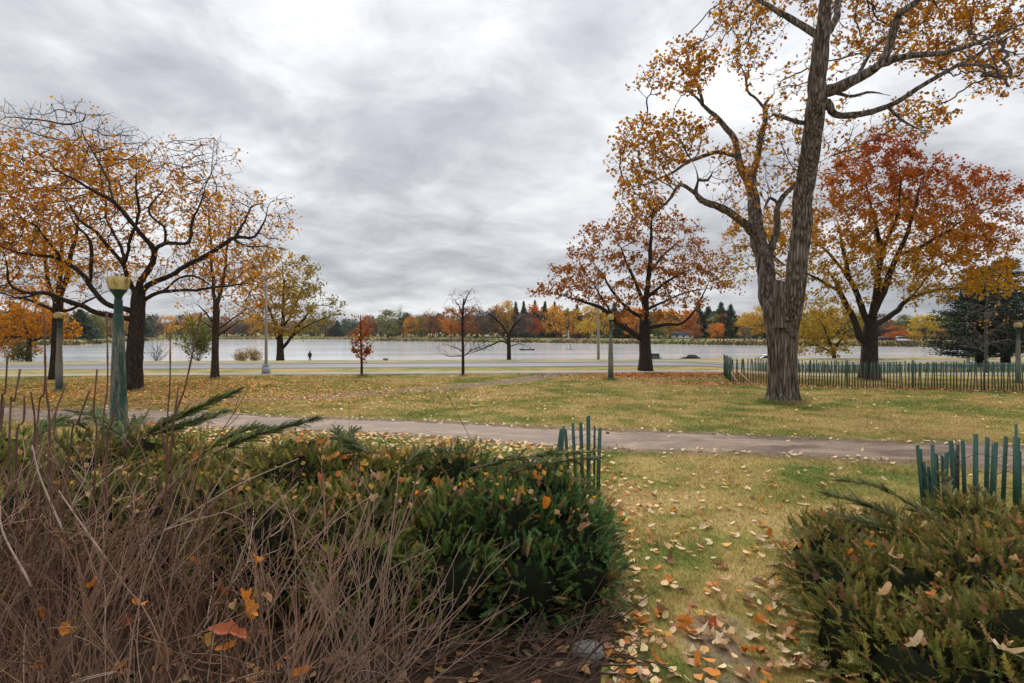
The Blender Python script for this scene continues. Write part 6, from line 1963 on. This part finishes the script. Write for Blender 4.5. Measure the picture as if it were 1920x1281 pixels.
def hedge_flecks(root, B, n, x0, x1, y0, y1, stops, seed):
    rng = np.random.default_rng(seed)
    base = np.array(root.location)
    pts = []
    while len(pts) < n:
        x = rng.uniform(x0, x1); y = rng.uniform(y0, y1)
        z = -1
        for (bx, by, bz, a, b, c) in B:
            e = 1 - ((x - bx) / a) ** 2 - ((y - by) / b) ** 2
            if e > 0:
                z = max(z, bz + c * math.sqrt(e))
        if z > .3:
            pts.append((x, y, z + rng.uniform(-.06, .05)))
    mb = MB()
    add_leaves(mb, np.array(pts) - base, .06, pal(stops, rng, n, .2), rng, 0)
    link('caught_leaves', mb.mesh('caught_leaves', M['leaf'], False), root, kind='stuff')
hedge_flecks(HL, LB, 560, -5.5, .8, 5.0, 7.2, [LYE, LOR, TAN, LBR], 401)
hedge_flecks(HR, RBl, 330, 2.4, 6.8, 3.3, 6.4, [TAN, LOR, LBR, LBR], 402)
LM = [maple_leaf_mesh(500 + k) for k in range(12)]
LSHAPE = ['curled' if k % 3 == 0 else ('folded' if k % 3 == 1 else 'crumpled') for k in range(12)]
LCOL = {'tan': TAN, 'pale': PALE, 'orange': LOR, 'yellow': LYE, 'brown': LBR, 'red-orange': LRD}
def put_leaf(rng, loc, size, cname, where, group, tilt=.35, label=None, mesh=None):
    mi = int(rng.integers(len(LM)))
    o = bpy.data.objects.new('fallen_leaf', LM[mi])
    ppx = CX + F * loc[0] / loc[1]; ppy = HY + F * (CAMZ - loc[2]) / loc[1]
    look = ('large' if size > .062 else 'small') + ' ' + LSHAPE[mi]
    spot = ''
    if 'hedge' in group and 'on the' == group[:6] and True:
        if 'left' in group:
            spot = ', ' + ('far left part', 'below the lamp', 'middle part', 'right part', 'right end')[int(np.clip((ppx - 100) / 220, 0, 4))]
        else:
            spot = ', ' + ('left rim', 'middle', 'right part')[int(np.clip((ppx - 1480) / 150, 0, 2))]
        spot += (' near its back edge' if loc[1] > (6.1 if 'left' in group else 5.0) else ' near its front')
    elif 'shrub' in group:
        spot = ', ' + ('far left', 'left', 'middle', 'right')[int(np.clip(ppx / 160, 0, 3))] + (' low' if ppy > 1140 else ' high')
    else:
        spot = ', ' + ('by the bottom edge', 'in the lower part', 'halfway to the path', 'towards the path')[int(np.clip((1281 - ppy) / 100, 0, 3))]
    where = where + spot
    col.objects.link(o)
    o.location = loc
    o.rotation_euler = (rng.normal(0, tilt), rng.normal(0, tilt), rng.uniform(0, 6.28))
    o.scale = (size * rng.uniform(.8, 1.1), size, size)
    c = np.array(LCOL[cname]) * rng.uniform(.8, 1.15)
    o.color = (*np.clip(c, 0, .9), 1)
    o['label'] = label or f'{look} {cname} leaf {where}'
    o['category'] = 'leaf'
    o['group'] = f'{cname} leaves {group}'
rng = np.random.default_rng(97)
names = ['tan', 'pale', 'orange', 'yellow', 'brown', 'red-orange']
k = 0
while k < 150:
    py = 890 + 400 * rng.uniform(0, 1) ** .8; px = rng.uniform(1120, 1620)
    d = CAMZ * F / (py - HY); x = (px - CX) / F * d
    if in_hedge(x, d):
        continue
    # leaves gather along the hedge feet
    if 1210 < px < 1430 and rng.uniform() < .35:
        continue
    cn = names[rng.choice(6, p=[.38, .27, .22, .06, .04, .03])]
    soil = seg_dist(np.array(x), np.array(d), np.array([(1.45, 3.4), (1.62, 4.5), (1.72, 4.9)])) < .4
    left = (x - .75) < (2.5 + .28 * (d - 3.5) - x)
    wh = 'on bare soil between the hedges' if soil else ('on grass by the left hedge' if left else 'on grass by the right hedge')
    put_leaf(rng, (x, d, Hs(x, d) + .035), rng.uniform(.05, .092), cn, wh, wh, .25)
    k += 1
def surf(B, x, y):
    z = -1
    for (bx, by, bz, a, b, c) in B:
        e = 1 - ((x - bx) / a) ** 2 - ((y - by) / b) ** 2
        if e > 0:
            z = max(z, bz + c * math.sqrt(e))
    return z
k = 0
while k < 92:
    x = rng.uniform(-4.6, .7); y = rng.uniform(5.0, 7.0)
    if rng.uniform() < .45:
        x = rng.uniform(-2.8, -.5)
    z = surf(LB, x, y)
    if z < .55:
        continue
    cn = names[rng.choice(6, p=[.2, .08, .36, .2, .06, .10])]
    put_leaf(rng, (x, y, z + .02), rng.uniform(.04, .08), cn, 'on the left hedge', 'on the left hedge', .85)
    k += 1
k = 0
while k < 42:
    x = rng.uniform(2.4, 6.2); y = rng.uniform(3.3, 6.3)
    z = surf(RBl, x, y)
    if z < .35:
        continue
    cn = names[rng.choice(6, p=[.34, .12, .26, .05, .15, .08])]
    put_leaf(rng, (x, y, z + .02), rng.uniform(.035, .07), cn, 'on the right hedge', 'on the right hedge', .85)
    k += 1
for k in range(24):
    d = rng.uniform(2.6, 3.8); px = rng.uniform(60, 600); py = rng.uniform(1000, 1275)
    p = P(px, py, d)
    cn = names[rng.choice(6, p=[.15, .05, .4, .15, .2, .05])]
    put_leaf(rng, tuple(p), rng.uniform(.045, .07), cn, 'among the dry shrub stems', 'in the dry shrub', .9)
for (px, py, d, size, cn, lab) in ((1888, 1222, 3.05, .085, 'pale', 'largest pale curled leaf lying on the right hedge at the corner'), (1718, 1205, 3.35, .07, 'pale', 'pale ragged leaf on the right hedge near the bottom edge'), (1658, 1112, 3.9, .075, 'tan', 'long curled tan leaf on the right hedge'),
                                   (1005, 970, 5.05, .075, 'red-orange', 'single red leaf hanging on the dark right end of left hedge'), (430, 1190, 2.9, .10, 'red-orange', 'big dark red-orange leaf low in the dry shrub'), (255, 1135, 2.9, .085, 'orange', 'big orange leaf hanging low left in the dry shrub')):
    put_leaf(rng, tuple(P(px, py, d)), size, cn, '', 'picked out', .7, lab)

# ------------------------------------------------------------------ haze
def haze():
    m = bpy.data.materials.new('haze_air'); m.use_nodes = True
    nt = NT(m.node_tree)
    v_ = nt.n('ShaderNodeVolumePrincipled', ins={'Color': (0.92, 0.95, 1.0, 1), 'Density': 0.00006, 'Anisotropy': 0.2})
    o = nt.n('ShaderNodeOutputMaterial'); nt.t.links.new(v_.outputs[0], o.inputs['Volume'])
    mb = MB(); mb.box((-4700, -4700, -8.0), (4700, 4700, 45.0))
    link('haze', mb.mesh('haze', m, False), kind='stuff', label='thin autumn haze over the lake', category='haze')
haze()

# leaves that would share a label are told apart by their order from the left
_by = {}
for o in list(col.objects):
    if o.get('category') == 'leaf':
        _by.setdefault(o['label'], []).append(o)
for lab, os_ in _by.items():
    if len(os_) > 1:
        os_.sort(key=lambda q: q.location.x / q.location.y)
        for k, o in enumerate(os_):
            o['label'] = ('leftmost ' if k == 0 else ('rightmost ' if k == len(os_) - 1 else ('second-from-left ', 'third-from-left ', 'fourth-from-left ', 'fifth-from-left ', 'sixth-from-left ')[min(k, 5) - 1])) + lab
